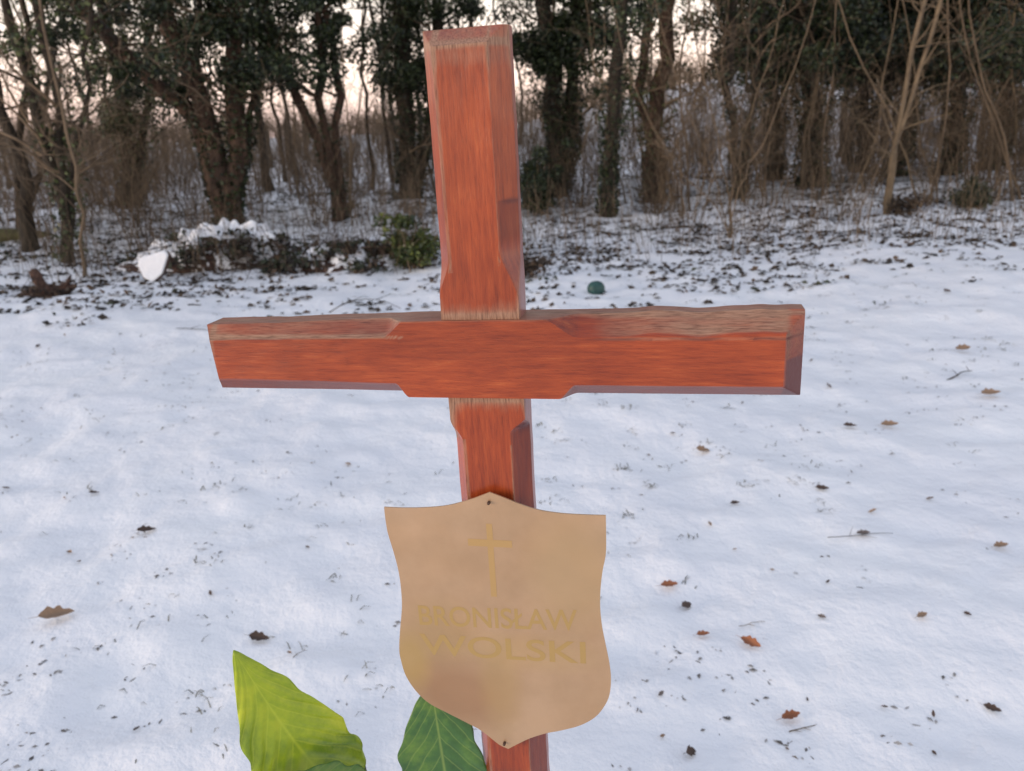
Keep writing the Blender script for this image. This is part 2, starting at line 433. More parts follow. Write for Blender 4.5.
# ivy trees behind the cross
b = at(408, 200)
tree('ivy_tree', b, [(off(b, [(408, 130), (402, 60), (400, 0)]), .16, .10), (off(b, [(428, 130), (436, 60), (440, 0)]), .10, .08)],
     'ivy-covered tree just left of the top of the cross', ivy=(560, R_up(.10, .50, .9, 2.2)), clumps=(60, 320, .38, 1.8, 4.6, .7), side=(6, 1.2, 2))
b = at(556, 196)
tree('ivy_tree', b, [(off(b, [(556, 130), (552, 60), (545, 0)]), .17, .11), (off(b, [(572, 130), (570, 60), (580, 0)]), .12, .09)],
     'broad ivy-covered tree just right of the top of the cross', ivy=(800, R_up(.10, .72, 1.3, 2.3)), clumps=(60, 380, .40, 2.2, 4.6, .75), side=(6, 1.2, 2))
b = at(608, 216)
tree('ivy_tree', b, [(off(b, [(609, 150), (614, 80), (622, 0)]), .105, .08)], 'straight trunk with ivy standing nearest right of the cross', bark='bark',
     ivy=(480, R_up(.05, .30, .5, 1.9)), leafmat='ivy', side=(7, 1.1, 2), clumps=(8, 160, .3, 2.4, 4.2, .5))
b = at(656, 200)
tree('ivy_tree', b, [(off(b, [(656, 140), (660, 70), (668, 0)]), .15, .09), (off(b, [(650, 150), (640, 80), (652, 0)]), .09, .06)], 'twin trunk overgrown with brown climbers and ivy', bark='bark_red',
     ivy=(230, R_up(.08, .32, .4, 2.2)), leafmat='ivy_light', side=(16, 1.0, 3), twigz=.5, clumps=(14, 170, .32, 2.6, 4.6, .6))
b = at(738, 196)
tree('ivy_tree', b, [(off(b, [(735, 130), (728, 70), (738, 0)]), .07, .05), (off(b, [(745, 130), (760, 60), (765, 0)]), .05, .035)], 'slender twin trunk with sparse ivy right of the bright sky gap',
     ivy=(170, R_up(.06, .38, .8, 2.6)), side=(9, 1.0, 3), clumps=(12, 110, .30, 2.5, 4.8, .7))
# dense dark wall on the right
walls = [(776, 182, 768, .12, 'dark ivy tree at the left end of the dense right-hand thicket'),
         (820, 190, 800, .17, 'thick ivy trunk leaning left in the dense right-hand thicket'),
         (862, 172, 866, .12, 'slim ivy tree behind the pale forked sapling'),
         (905, 178, 912, .15, 'ivy tree directly right of the pale forked sapling'),
         (952, 176, 958, .16, 'second ivy tree from the right edge of the wood'),
         (1000, 172, 1012, .15, 'ivy tree at the right edge of the wood')]
for (u, v, ut, r, lab) in walls:
    b = at(u, v); b.y += random.uniform(0, .8); b.z = gh(b.x, b.y)
    tree('ivy_tree', b, [(off(b, [((u * 2 + ut) / 3, 130), ((u + ut * 2) / 3, 70), (ut, 0)]), r, r * .65)], lab,
         ivy=(900, R_up(.12, .75, .7, 2.2)), clumps=(64, 420, .46, 1.9, 4.6, 1.35), side=(5, 1.3, 2), twigz=.6, leaf=(.055, .10), group=None)
b = at(1060, 190)
tree('ivy_tree', b, [(off(b, [(1055, 100), (1050, 0)]), .2, .12)], 'ivy crown leaning in at the top right corner', ivy=(500, R_up(.1, .8, .8, 2.2)), clumps=(30, 260, .5, 1.8, 5, 1.2), side=(8, 1.3, 2))

MARKS = [(30, 'the left edge trunk'), (68, 'the many-stemmed tree'), (128, 'the ivy-wrapped trunk'), (227, 'the big forked tree'), (338, 'the three dark stems'), (408, 'the ivy tree beside the cross'),
         (556, 'the broad ivy tree'), (608, 'the straight ivy trunk'), (656, 'the overgrown trunk'), (738, 'the slender twin trunk'), (820, 'the leaning ivy trunk'), (888, 'the pale forked sapling'), (952, 'the second last ivy tree'), (1000, 'the rightmost ivy tree')]
def near_mark(u, v=None):
    m = min(MARKS, key=lambda q: abs(q[0] - u)); return ('left of ' if u < m[0] else 'right of ') + m[1]
def to_u(x, y):
    q = CAMR.transposed() @ (Vector((x, y, 1.0)) - CAMP); return IW / 2 + F * q.x / -q.z
SEEN = {}
def relabel(o, lab, grp):
    o['label'] = lab; SEEN.setdefault(lab, []).append(o)
    if len(SEEN[lab]) > 1:
        for q in SEEN[lab]: q['group'] = grp
# pale saplings in front of the thicket
def sapling(name, u, v, stems, label, mat='twig_pale', nb=9, bl=.7, depth=2, group=None):
    b = at(u, v); root = empty(name, b, label, 'sapling', group); tb = Tubes(); br = Tubes()
    for (px, r0, r1) in stems:
        path = stem_path(off(b, px), r0, r1, 14, .018)
        tb.tube([p for p, _ in path], [r for _, r in path], 6, .1)
        for j in range(nb):
            i = random.randint(3, 14); p, r = path[i]; a = random.random() * 6.28
            grow(br, p, Vector((cos(a), sin(a) * .6, random.uniform(.3, 1.2))), bl * random.uniform(.5, 1.3), r * .45, depth, 5, .14, .03, 2, 4, None, .7)
    link('trunk', tb.mesh('trunk'), M[mat], root); link('branches', br.mesh('branches'), M[mat], root)
    return root
sapling('sapling', 888, 214, [([(893, 160), (905, 90), (925, 0)], .038, .022), ([(897, 150), (918, 80), (942, -5)], .036, .018)], 'pale forked sapling standing in front of the dark thicket', nb=12)
sapling('sapling', 803, 190, [([(805, 140), (818, 60), (796, 0)], .022, .014), ([(808, 140), (822, 60), (848, 0)], .016, .010)], 'thin pale sapling left of the forked one', nb=9)
sapling('sapling', 990, 180, [([(992, 120), (985, 80), (960, 20)], .026, .014), ([(992, 120), (1005, 80), (1030, 30)], .022, .012)], 'pale sapling forking low near the right edge', nb=9)
sapling('sapling', 730, 238, [([(728, 190), (714, 120), (698, 60)], .010, .005), ([(732, 190), (738, 130), (745, 70)], .009, .005), ([(722, 210), (712, 160), (690, 120)], .008, .004), ([(736, 200), (748, 170), (775, 120)], .008, .004), ([(720, 215), (700, 190), (680, 170)], .007, .003), ([(732, 200), (730, 150), (722, 110)], .009, .004)],
        'brown bushy sapling growing nearest the open snow right of the cross', mat='twig', nb=16, bl=.5)
random.seed(61)
for i in range(26):
    u = random.uniform(622, 1030) if i < 20 else random.uniform(0, 400)
    if 676 < u < 725: continue
    u = u; v = random.uniform(182, 206) + (18 if u < 400 else 0); l = random.gauss(0, 42)
    nm = 'thin bare sapling among the trees'
    mt_ = random.choice(('twig', 'twig', 'twig_pale')); so_ = sapling('thin_sapling', u, v, [([(u + l * .3 + random.gauss(0, 5), v - 60), (u + l * .7 + random.gauss(0, 8), v - 125), (u + l, v - 200)], random.uniform(.010, .020), .007)],
            'thin bare sapling leaning among the trees', mat=mt_, nb=8, bl=.8, group='thin saplings leaning among the trees')
    relabel(so_, ('thin pale' if mt_ == 'twig_pale' else 'thin brown') + ' sapling ' + ('leaning left, ' if l < -12 else 'leaning right, ' if l > 12 else 'upright, ') + near_mark(u), 'thin saplings leaning among the trees')
sapling('sapling', 300, 205, [([(296, 140), (290, 80), (284, 0)], .016, .010)], 'thin greenish sapling left of the three dark stems', nb=8)
sapling('sapling', 84, 276, [([(80, 220), (72, 150), (50, 50)], .022, .012)], 'thin crooked sapling on the snow between stump and brush heap', mat='twig', nb=12, bl=.8)
sapling('sapling', 352, 224, [([(350, 150), (345, 90), (342, 20)], .012, .007)], 'thin stem right beside the three dark stems', mat='twig_pale', nb=5)
sapling('sapling', 690, 210, [([(688, 150), (680, 80), (690, 0)], .018, .012)], 'reddish straight sapling right of the twin trunk', mat='twig', nb=10)
sapling('sapling', 582, 205, [([(584, 150), (600, 80), (604, 20)], .014, .009)], 'thin pale stem between the broad ivy tree and the straight trunk', nb=5)

# ------------------------------------------------------------------ undergrowth shrubs
def shrub_mesh(seed, h=1.8, n=15, pale=False):
    random.seed(seed); tb = Tubes()
    for i in range(n):
        a = random.random() * 6.28; r = random.random() * .28
        d = Vector((cos(a) * random.uniform(0, .4), sin(a) * random.uniform(0, .4), 1))
        grow(tb, Vector((cos(a) * r, sin(a) * r, -.05)), d, h * random.uniform(.5, 1.15), random.uniform(.005, .011), 2, 6, .10, .05, 3, 3, None, .55, .0022)
    return tb.mesh('stems')
SHH = (1.5, 1.9, 2.3, 1.2, 2.0)
SH = [shrub_mesh(100 + i, h) for i, h in enumerate(SHH)]
for me in SH: me.materials.append(M['twig'])
random.seed(21)
cnt = 0
protos = {}
for i in range(230):
    y = 11.2 + 14 * random.random() ** 1.3; x = random.uniform(-.80, .80) * y
    u = x / y
    if y < 12.2 and -.02 < u < .5 and random.random() < .6: continue
    if y < 13 and u < -.1 and random.random() < .35: continue
    k = random.randrange(5)
    if k not in protos:
        r = empty('bare_shrub', (x, y, gh(x, y)), 'bare brown twiggy shrub in the undergrowth between the trees', 'shrub', 'bare shrubs of the undergrowth')
        link('stems', SH[k], None, r); protos[k] = r
    else:
        r = copy_tree(protos[k])
    r.location = (x, y, gh(x, y)); r.rotation_euler = (0, 0, random.random() * 6.28); s = random.uniform(.6, 1.05); r.scale = (s, s, s * random.uniform(.6, 1.0))
    cnt += 1
    relabel(r, ('low ' if s * SHH[k] < 1.5 else 'tall ') + 'bare brown shrub ' + ('in front ' if y < 13.5 else 'deeper in the wood ') + near_mark(to_u(x, y)), 'bare shrubs of the undergrowth')

# trees further into the wood: plain dark stems
def far_tree_mesh(seed):
    random.seed(seed); tb = Tubes(); tw = Tubes()
    path = stem_path([(0, 0, -.1), (random.gauss(0, .2), 0, 2.5), (random.gauss(0, .5), 0, 5), (random.gauss(0, .7), 0, 8.5)], .11, .03, 12, .06)
    tb.tube([p for p, _ in path], [r for _, r in path], 6)
    for j in range(16):
        i = random.randint(2, 12); p, r = path[i]; a = random.random() * 6.28
        grow(tw, p, Vector((cos(a), sin(a), random.uniform(.3, 1))), random.uniform(.9, 2.2), .025, 2, 5, .16, .05, 3, 3, None, .7, .004)
    return tb.mesh('trunk'), tw.mesh('branches')
FT = [far_tree_mesh(300 + i) for i in range(5)]
for a, b2 in FT: a.materials.append(M['bark']); b2.materials.append(M['twig'])
random.seed(33); fp = {}
for i in range(64):
    y = 19 + 30 * random.random() ** 1.2; x = random.uniform(-.8, .8) * y
    if .18 < x / y < .30: continue
    k = random.randrange(5)
    if k not in fp:
        r = empty('forest_tree', (0, 0, 0), 'slender bare tree standing deep in the wood', 'tree', 'bare trees deep in the wood')
        link('trunk', FT[k][0], None, r); link('branches', FT[k][1], None, r); fp[k] = r
    else: r = copy_tree(fp[k])
    r.location = (x, y, gh(x, y)); r.rotation_euler = (0, 0, random.random() * 6.28); s = random.uniform(.55, 1.25); r.scale = (s, s, random.uniform(.8, 1.1))
    relabel(r, ('slender' if s < .9 else 'stout') + ' bare tree deep in the wood ' + near_mark(to_u(x, y)), 'bare trees deep in the wood')
# far wood, one mass
def far_wood():
    tb = Tubes()
    for i in range(1500):
        y = random.uniform(45, 130); x = random.uniform(-.9, .9) * y; h = random.uniform(2.6, 5.4)
        if x / y < .14: h *= .46
        if .19 < x / y < .30: h *= .45
        z = gh(x, y); p = Vector((x, y, z - .2)); lean = Vector((random.gauss(0, .06), 0, 1)).normalized()
        tb.tube([p, p + lean * h * .5, p + lean * h], [.10, .07, .02], 3)
        for j in range(9):
            a = p + lean * h * random.uniform(.25, .95); d = Vector((random.gauss(0, 1), random.gauss(0, .5), random.uniform(.2, 1.4))).normalized()
            L = random.uniform(.8, 2.2); m1 = a + d * L * .5 + Vector((0, 0, .1))
            tb.tube([a, m1, a + d * L + Vector((random.gauss(0, .3), 0, .4))], [.03, .02, .008], 3)
    tag(link('far_wood', tb.mesh('far_wood'), M['twig']), 'distant bare wood on the snowy slope beyond the trees', 'wood', None, 'stuff')
far_wood()

def distant_brush():
    tb = Tubes(); random.seed(91)
    for i in range(2300):
        y = random.uniform(16, 46); u = random.uniform(-.85, .85); x = u * y; h = random.uniform(.7, 2.6) * (.7 if .18 < u < .30 or u < -.08 else 1)
        z = gh(x, y); p = Vector((x, y, z - .05)); d = Vector((random.gauss(0, .22), random.gauss(0, .2), 1)).normalized(); m_ = p + d * h * .5; r_ = random.uniform(.004, .009) * (1 + y / 40)
        t_ = m_ + (d + Vector((random.gauss(0, .2), 0, 0))) * h * .5; tb.tube([p, m_, t_], [r_, r_ * .7, r_ * .3], 3)
        for j in range(4):
            q = p + d * h * random.uniform(.2, .6); e_ = Vector((random.gauss(0, .8), random.gauss(0, .5), random.uniform(.3, 1.2))).normalized(); L_ = h * random.uniform(.25, .55)
            tb.tube([q, q + e_ * L_ * .5, q + e_ * L_ + Vector((0, 0, .1 * h))], [r_ * .6, r_ * .4, r_ * .2], 3)
    tag(link('distant_brush', tb.mesh('distant_brush'), M['twig']), 'brown haze of thin brush filling the wood behind the trees', 'brush', None, 'stuff')
distant_brush()

# ------------------------------------------------------------------ ground litter, dead stalks, grass (stuff)
def scatter(n, f, ymax=26, ymin=6.0, uspan=.85):
    y = ymin + (ymax - ymin) * RS.rand(n); x = (RS.rand(n) * 2 - 1) * uspan * y
    p = f(x, y); k = RS.rand(n) < p; return x[k], y[k]
def dens(x, y):
    patch = vnoise(x * 1.1, y * 1.6, 8) * .6 + vnoise(x * 3.5, y * 5, 9) * .6
    edge = sst(5.0, 10.6, y - .16 * x * (x > 0) + .06 * x * (x < 0))
    return np.clip((patch - .55 + edge * .32 - .30 * sst(10.0, 13.0, y)) * 3.0, 0, 1) * (0.05 + edge)
def clustered(x, y, k, sx, sy):
    n = RS.randint(2, k, len(x)); X = np.repeat(x, n) + RS.normal(size=n.sum()) * sx; Y = np.repeat(y, n) + RS.normal(size=n.sum()) * sy; return X, Y
x, y = scatter(12500, dens, 20); x, y = clustered(x, y, 8, .09, .035)
P = np.stack([x, y, ground_h(x, y) + RS.rand(len(x)) * .022], -1); V, Q = leaf_quads(P, (.03, .095), .82, aspect=.7)
tag(link('leaf_litter', mesh_np('leaf_litter', V, Q), M['litter']), 'dark dead leaves poking through the snow at the edge of the wood', 'leaf litter', None, 'stuff')
x, y = scatter(5500, lambda x, y: dens(x + 30, y), 18, 6.4); x, y = clustered(x, y, 9, .07, .04)
P = np.stack([x, y, ground_h(x, y) + RS.rand(len(x)) * .05], -1); V, Q = leaf_quads(P, (.03, .09), .55)
tag(link('ground_ivy', mesh_np('ground_ivy', V, Q), M['litter_green']), 'low dark green ivy creeping through the snow before the trees', 'ground cover', None, 'stuff')
# dead upright stalks
tb = Tubes(); random.seed(5)
for i in range(5200):
    y = 9.0 + 11 * random.random(); x = random.uniform(-.85, .85) * y
    if float(dens(np.array([x]), np.array([y]))[0]) < random.random() * .6: continue
    z = gh(x, y); h = random.uniform(.12, 1.0); l = Vector((random.gauss(0, .22), random.gauss(0, .22), 1)).normalized()
    p = Vector((x, y, z - .02)); tb.tube([p, p + l * h * .6, p + l * h + Vector((random.gauss(0, .05), 0, 0))], [.004, .003, .0018], 3)
    if random.random() < .6:
        q = p + l * h * .5; d = Vector((random.gauss(0, .7), random.gauss(0, .7), .8)).normalized(); tb.tube([q, q + d * h * .4], [.003, .0015], 3)
tag(link('dead_stalks', tb.mesh('dead_stalks'), M['twig']), 'thin dead stalks standing in the snow under the trees', 'dead stalks', None, 'stuff')
def dens2(x, y): return np.clip((vnoise(x * 2.1 + 7, y * 2.6, 71) * .55 + vnoise(x * 6, y * 8, 72) * .55 - .60) * 3, 0, 1) * (.35 + .65 * sst(3, 8, y))
x, y = scatter(15000, dens2, 10.5, 1.0, 1.0); x, y = clustered(x, y, 5, .022, .010)
P = np.stack([x, y, ground_h(x, y) + RS.rand(len(x)) * .002], -1); V, Q = leaf_quads(P, (.006, .026), .93, aspect=.45)
tag(link('plant_debris', mesh_np('plant_debris', V, Q), M['debris']), 'half buried crumbs of dead leaves and grass across the snow', 'plant debris', None, 'stuff')
# frozen grass blades poking through the near snow
def grass():
    V = []; Q = []; n = 0; random.seed(9)
    for t in range(2600):
        y = .9 + 9.5 * random.random() ** 1.1; x = random.uniform(-.95, .95) * (y + .5)
        g = vnoise(x * 1.2 + 4, y * 1.2, 12)
        if g * .6 + .4 * vnoise(x * 5, y * 6, 13) < .50: continue
        m = random.choice((1, 1, 2, 3, 5, 9, 14)) if x > 0 else random.choice((1, 1, 2, 3, 6))
        for j in range(m):
            bx = x + random.gauss(0, .02); by = y + random.gauss(0, .014); bz = gh(bx, by) - .004
            a = random.random() * 6.28; L = random.uniform(.010, .045); w = random.uniform(.0008, .0016) * (1 + .12 * y)
            d = Vector((cos(a), sin(a), 0)); s = Vector((-sin(a), cos(a), 0)) * w
            p0 = Vector((bx, by, bz)); p1 = p0 + d * L * .5 + Vector((0, 0, L * random.uniform(.15, .5))); p2 = p0 + d * L + Vector((0, 0, L * random.uniform(.02, .4)))
            V += [p0 - s, p0 + s, p1 + s, p1 - s, p2 + s * .3, p2 - s * .3]; Q += [(n, n + 1, n + 2, n + 3), (n + 3, n + 2, n + 4, n + 5)]; n += 6
    tag(link('grass', mesh_np('grass', np.array([tuple(v) for v in V]), np.array(Q, np.int32)), M['grass']), 'thin frozen grass blades poking through the near snow', 'grass', None, 'stuff')
grass()

# ------------------------------------------------------------------ single fallen leaves on the open snow
def leafcol(name, c1, c2):
    return simple(name, [(.35, c1), (.65, c2)], 60, .75, .3, .002)
LC = [leafcol('dead_leaf_dark', (.035, .022, .018), (.09, .055, .04)), leafcol('dead_leaf_orange', (.22, .075, .035), (.36, .15, .07)), leafcol('dead_leaf_tan', (.22, .14, .09), (.38, .26, .17)), leafcol('dead_leaf_grey', (.09, .075, .07), (.20, .16, .14))]
def dead_leaf_mesh(seed, mat, curl=.35, L=1.0, wid=.45):
    rs = np.random.RandomState(seed); nu, nv = 13, 7; V = []; ph = rs.rand() * 6; tw = rs.normal() * .6
    for i in range(nu):
        t = i / (nu - 1); w = wid * sin(pi * t ** .85) ** .8 * (1 + .22 * sin(t * 21 + ph)) + .015
        for j in range(nv):
            s = (j / (nv - 1) - .5) * 2; z = curl * (s * s * .5 * w * 2 + (t - .5) ** 2 * 1.0) + tw * s * w * (t - .5) * .8 + rs.normal() * .006
            V.append(((t - .5) * L, s * w * .5 * (1 - .15 * curl), z * .6))
    I = np.arange(nu * nv).reshape(nu, nv); Q = np.stack([I[:-1, :-1], I[:-1, 1:], I[1:, 1:], I[1:, :-1]], -1).reshape(-1, 4)
    n0 = len(V)
    V += [(-.5, -.012, .1 * curl), (-.5, .012, .1 * curl), (-.78, .012, .04), (-.78, -.006, .05)]
    Q = np.concatenate([Q, [[n0, n0 + 1, n0 + 2, n0 + 3]]])
    me = mesh_np('fallen_leaf', V, Q.astype(np.int32), smooth=True); me.materials.append(mat); return me
DL = [[dead_leaf_mesh(40 + k * 7 + j, LC[k], random.uniform(.2, .8)) for j in range(4)] for k in range(4)]
def put_leaf(u, v, px, kind, rz, label=None, tilt=(0, 0), idx=0, group=None):
    p = at(u, v); L = px / F * (p - CAMP).length
    o = bpy.data.objects.new('fallen_leaf', DL[kind][idx % 4]); COL.objects.link(o)
    o.location = (p.x, p.y, p.z + .004 + .12 * L); o.scale = (L, L, L); o.rotation_euler = (tilt[0], tilt[1], rz)
    tag(o, label, 'leaf', group)
K = [(58, 620, 27, 2, .35, 'large tan curled leaf lying alone on the snow at left', (.3, .1)),
     (686, 608, 17, 0, .8, 'dark brown crumpled leaf right of the shield plate', (.5, .3)),
     (669, 588, 17, 1, .1, 'small orange leaf just above the dark crumpled leaf', (.3, 0)),
     (703, 637, 13, 1, .1, 'tiny orange leaf below the dark crumpled leaf', (.2, 0)),
     (751, 646, 20, 1, -.8, 'narrow orange brown leaf right of the two small orange ones', (.5, 0)),
     (790, 720, 19, 1, .3, 'reddish leaf beside a short twig near the bottom edge', (.3, 0)),
     (689, 755, 20, 0, .9, 'dark clump of dead leaf at the bottom edge right of the post', (.7, .5)),
     (990, 397, 18, 2, .1, 'tan leaf on the snow near the right edge level with the beam', (.2, 0)),
     (702, 453, 16, 2, .3, 'brown curled leaf right of the lower post', (.5, .3)),
     (889, 428, 16, 2, 0, 'tan brown leaf below the right end of the beam', (.2, 0)),
     (260, 641, 20, 0, -.2, 'dark shrivelled leaf above the bright green leaf', (.4, .1)),
     (147, 533, 16, 0, .5, 'dark small leaf on the open snow left of the shield', (.3, .2)),
     (992, 711, 13, 0, -.7, 'dark leaf fragment near the bottom right corner', (.4, 0)),
     (822, 490, 12, 0, -.3, 'dark grey bit of leaf right of the shield top', (.4, 0)),
     (962, 352, 15, 2, .2, 'pale brown leaf on snow right of the beam end', (.3, 0)),
     (735, 505, 10, 0, .2, 'dark speck of leaf on the snow above the orange leaves', (.3, 0)),
     (863, 536, 13, 3, .1, 'grey brown leaf sliver in the right middle of the snow', (.2, 0)),
     (1000, 549, 14, 2, .2, 'tan leaf sliver by the right edge of the photo', (.2, 0)),
     (850, 428, 12, 0, -.3, 'dark leaf beside the tan brown one below the beam end', (.2, 0)),
     (921, 618, 12, 2, .4, 'small tan leaf above the bottom right corner', (.4, 0))]
for i, (u, v, px, k, rz, lab, t) in enumerate(K): put_leaf(u, v, px, k, rz, lab, t, i)
random.seed(77)
for i in range(80):
    u = random.uniform(-60, 1080); v = random.uniform(300, 830) if i < 60 else random.uniform(285, 470)
    if any(abs(u - q[0]) < 22 and abs(v - q[1]) < 16 for q in K): continue
    p = at(u, v); px = random.uniform(3, 8) if v < 480 else random.uniform(4, 9)
    put_leaf(u, v, px, random.choice((0, 0, 0, 3, 3, 2)), random.random() * 6.28, 'small dead leaf scrap scattered on the open snow', (random.gauss(0, .3), random.gauss(0, .3)), i, 'small leaf scraps scattered over the snow')
# twigs lying on the snow
def lying_twig(u, v, px, rz, label, r=.0018, arch=.0, mat='twig', nb=2):
    p = at(u, v); L = px / F * (p - CAMP).length; tb = Tubes(); pts = []
    for i in range(7):
        t = i / 6 - .5; x_ = t * L; pts.append(Vector((x_, random.gauss(0, .02) * L, .004 + arch * L * (1 - 4 * t * t))))
    tb.tube(pts, [r * (1 - .5 * i / 6) for i in range(7)], 4)
    for j in range(nb):
        q = pts[random.randint(1, 5)]; d = Vector((random.uniform(.3, 1), random.choice((-1, 1)) * .7, .15)).normalized(); tb.tube([q, q + d * L * .25], [r * .7, r * .3], 3)
    o = link('fallen_twig', tb.mesh('fallen_twig'), M[mat]); o.location = p; o.rotation_euler = (0, 0, rz); tag(o, label, 'twig')
lying_twig(960, 376, 42, .6, 'pale branched twig on the snow right of the beam end', .005, .05, 'litter')
lying_twig(803, 729, 28, .25, 'short black twig beside the reddish leaf', .0016)
lying_twig(365, 311, 70, .1, 'thin bent twig arching above the left arm of the cross', .006, .16, 'litter')
lying_twig(860, 536, 60, .05, 'long thin twig half sunk in snow at right', .0016, 0, 'litter')
lying_twig(300, 655, 14, .8, 'tiny twig on snow beside the bright green leaf', .0012, .1)
lying_twig(752, 625, 26, .2, 'thin dark twig lying above the narrow orange leaf', .0012, .05)
lying_twig(190, 330, 40, -.3, 'thin twig on the snow left of the beam', .004, .02, 'litter')

# ------------------------------------------------------------------ heaps, stump, log, bushes, ball
def lump_mesh(name, rx, ry, h, seed, n=40, amp=.35, freq=5.0):
    V = []; t = np.linspace(0, 1, n)
    for i in range(n):
        for j in range(n * 2):
            r = t[i]; a = 2 * pi * j / (n * 2); x = cos(a) * r * rx; y = sin(a) * r * ry
            nz = float(vnoise(x * freq + seed, y * freq, seed)) + .5 * float(vnoise(x * freq * 2.7, y * freq * 2.7 + seed, seed + 1))
            V.append((x * (1 + .25 * (nz - .7)), y * (1 + .25 * (nz - .7)), h * (1 - r * r) * (1 - amp + amp * 1.5 * nz) - .06 * r))
    m = 2 * n; Q = []
    for i in range(n - 1):
        for j in range(m): Q.append((i * m + j, (i + 1) * m + j, (i + 1) * m + (j + 1) % m, i * m + (j + 1) % m))
    return V, Q
def heap(u, v, rx, ry, h, seed, label, snowbits):
    b = at(u, v); root = empty('brush_heap', b, label, 'brush heap')
    V, Q = lump_mesh('heap', rx, ry, h, seed, n=64); V = np.array(V)
    V[:, 2] += ground_h(V[:, 0] + b.x, V[:, 1] + b.y) - b.z
    link('soil', mesh_np('soil', V, Q, smooth=True), M['soil'], root)
    # snow lying on the flatter tops
    VV = V.copy(); th = .35 * vnoise(V[:, 0] * 5 + seed, V[:, 1] * 6, seed + 3) + .72 * vnoise(V[:, 0] * 19 + seed, V[:, 1] * 17 + V[:, 2] * 15, seed + 7) + .35 * V[:, 2] / h + .30 * (V[:, 1] / ry)
    VV[:, 2] += np.clip((th - .40) * .09, -.03, .022)
    link('snow_cover', mesh_np('snow_cover', VV, Q, smooth=True), M['snow_cap'], root)
    random.seed(seed); tb = Tubes()
    for i in range(80):
        a = random.random() * 6.28; r = random.random() ** .5
        p = Vector((cos(a) * r * rx, sin(a) * r * ry, 0)); p.z = h * (1 - r * r) * random.uniform(.5, 1) + .0
        grow(tb, p, Vector((random.gauss(0, 1), random.gauss(0, .6), random.uniform(-.1, .35))), random.uniform(.25, .7), random.uniform(.006, .016), 1, 5, .15, -.02, 3, 4, None, .7)
    link('branches', tb.mesh('branches'), M['bark_red'], root)
    P = []
    for c in range(30):
        a = random.random() * 6.28; r = random.random() ** .5; cc = np.array((cos(a) * r * rx, sin(a) * r * ry - .05, h * (1 - r * r) * .85 + .03))
        P.append(cc + RS.normal(size=(70, 3)) * np.array((.10, .08, .04)))
    P = np.concatenate(P); P = P[P[:, 2] > .01]; V2, Q2 = leaf_quads(P, (.04, .10), .3)
    link('leaves', mesh_np('leaves', V2, Q2), M['litter_green'], root)
    V3, Q3 = leaf_quads(P[::3] + np.array((.1, -.08, .0)), (.05, .11), .3); link('dead_leaves', mesh_np('dead_leaves', V3, Q3), M['litter'], root)
    return root
heap(224, 264, 1.32, .62, .46, 3, 'large heap of brush and earth under snow before the big forked tree', 9)
heap(345, 266, 1.0, .45, .22, 14, 'lower heap of brown leaves and branches beside the cross top', 5)
# snow covered slab leaning in the heap
def slab():
    b = at(155, 280); root = empty('stone_slab', b, 'white snow-covered slab leaning against the left end of the large heap', 'slab')
    n = 14; V = []; Q = []
    out = [(-.11, .02), (-.18, .16), (-.15, .24), (.0, .27), (.15, .31), (.20, .26), (.12, .05), (.0, -.04)]
    k = len(out)
    for (x, z) in out: V.append((x, -.04 + z * .35, z))
    for (x, z) in out: V.append((x * .97, .02 + z * .35, z * .98 + .01))
    Q.append(tuple(range(k))); Q.append(tuple(range(2 * k - 1, k - 1, -1)))
    for i in range(k): Q.append((i, i + k, (i + 1) % k + k, (i + 1) % k))
    me = mesh_np('stone', V, Q); o = link('stone', me, M['soil'], root)
    V2 = [(x * .95, y - .035 * .9 + (0 if i < k else 0), z + .02) for i, (x, y, z) in enumerate(V)]
    me2 = mesh_np('snow_cover', V2, Q); o2 = link('snow_cover', me2, M['snow_cap'], root)
    bv = o2.modifiers.new('b', 'BEVEL'); bv.width = .02; bv.segments = 3
slab()
# brown stump / root with upright end
def stump():
    b = at(48, 297); root = empty('tree_stump', b, 'small rusty brown stump with an upright knob at the left edge of the snow', 'stump'); tb = Tubes(); random.seed(2)
    tb.tube([(-.30, 0, .01), (-.16, 0, .05), (0, 0, .07), (.14, .02, .06), (.30, .05, .10)], [.03, .06, .085, .07, .02], 9, .5)
    tb.tube([(-.02, 0, .04), (-.04, 0, .14), (-.07, 0, .22), (-.10, .0, .29)], [.08, .055, .06, .045], 9, .5)
    tb.tube([(.1, .02, .05), (.22, .03, .13), (.28, .02, .22)], [.05, .03, .012], 7, .5)
    link('wood', tb.mesh('wood'), M['soil'], root)
    P = RS.normal(size=(160, 3)) * np.array((.16, .07, .04)) + np.array((0, -.03, .07)); P = P[P[:, 2] > 0]; V, Q = leaf_quads(P, (.04, .08), .3); link('dead_leaves', mesh_np('dead_leaves', V, Q), M['litter'], root)
stump()
def log():
    b = at(22, 240); root = empty('fallen_log', b, 'low mossy log lying at the far left behind the stump', 'log'); tb = Tubes()
    pts = [(-1.2, -.2, .04), (-.5, -.05, .08), (.1, 0, .06), (.45, .05, .03)]; tb.tube(pts, [.12, .13, .12, .07], 10, .2); link('trunk', tb.mesh('trunk'), M['moss'], root)
log()
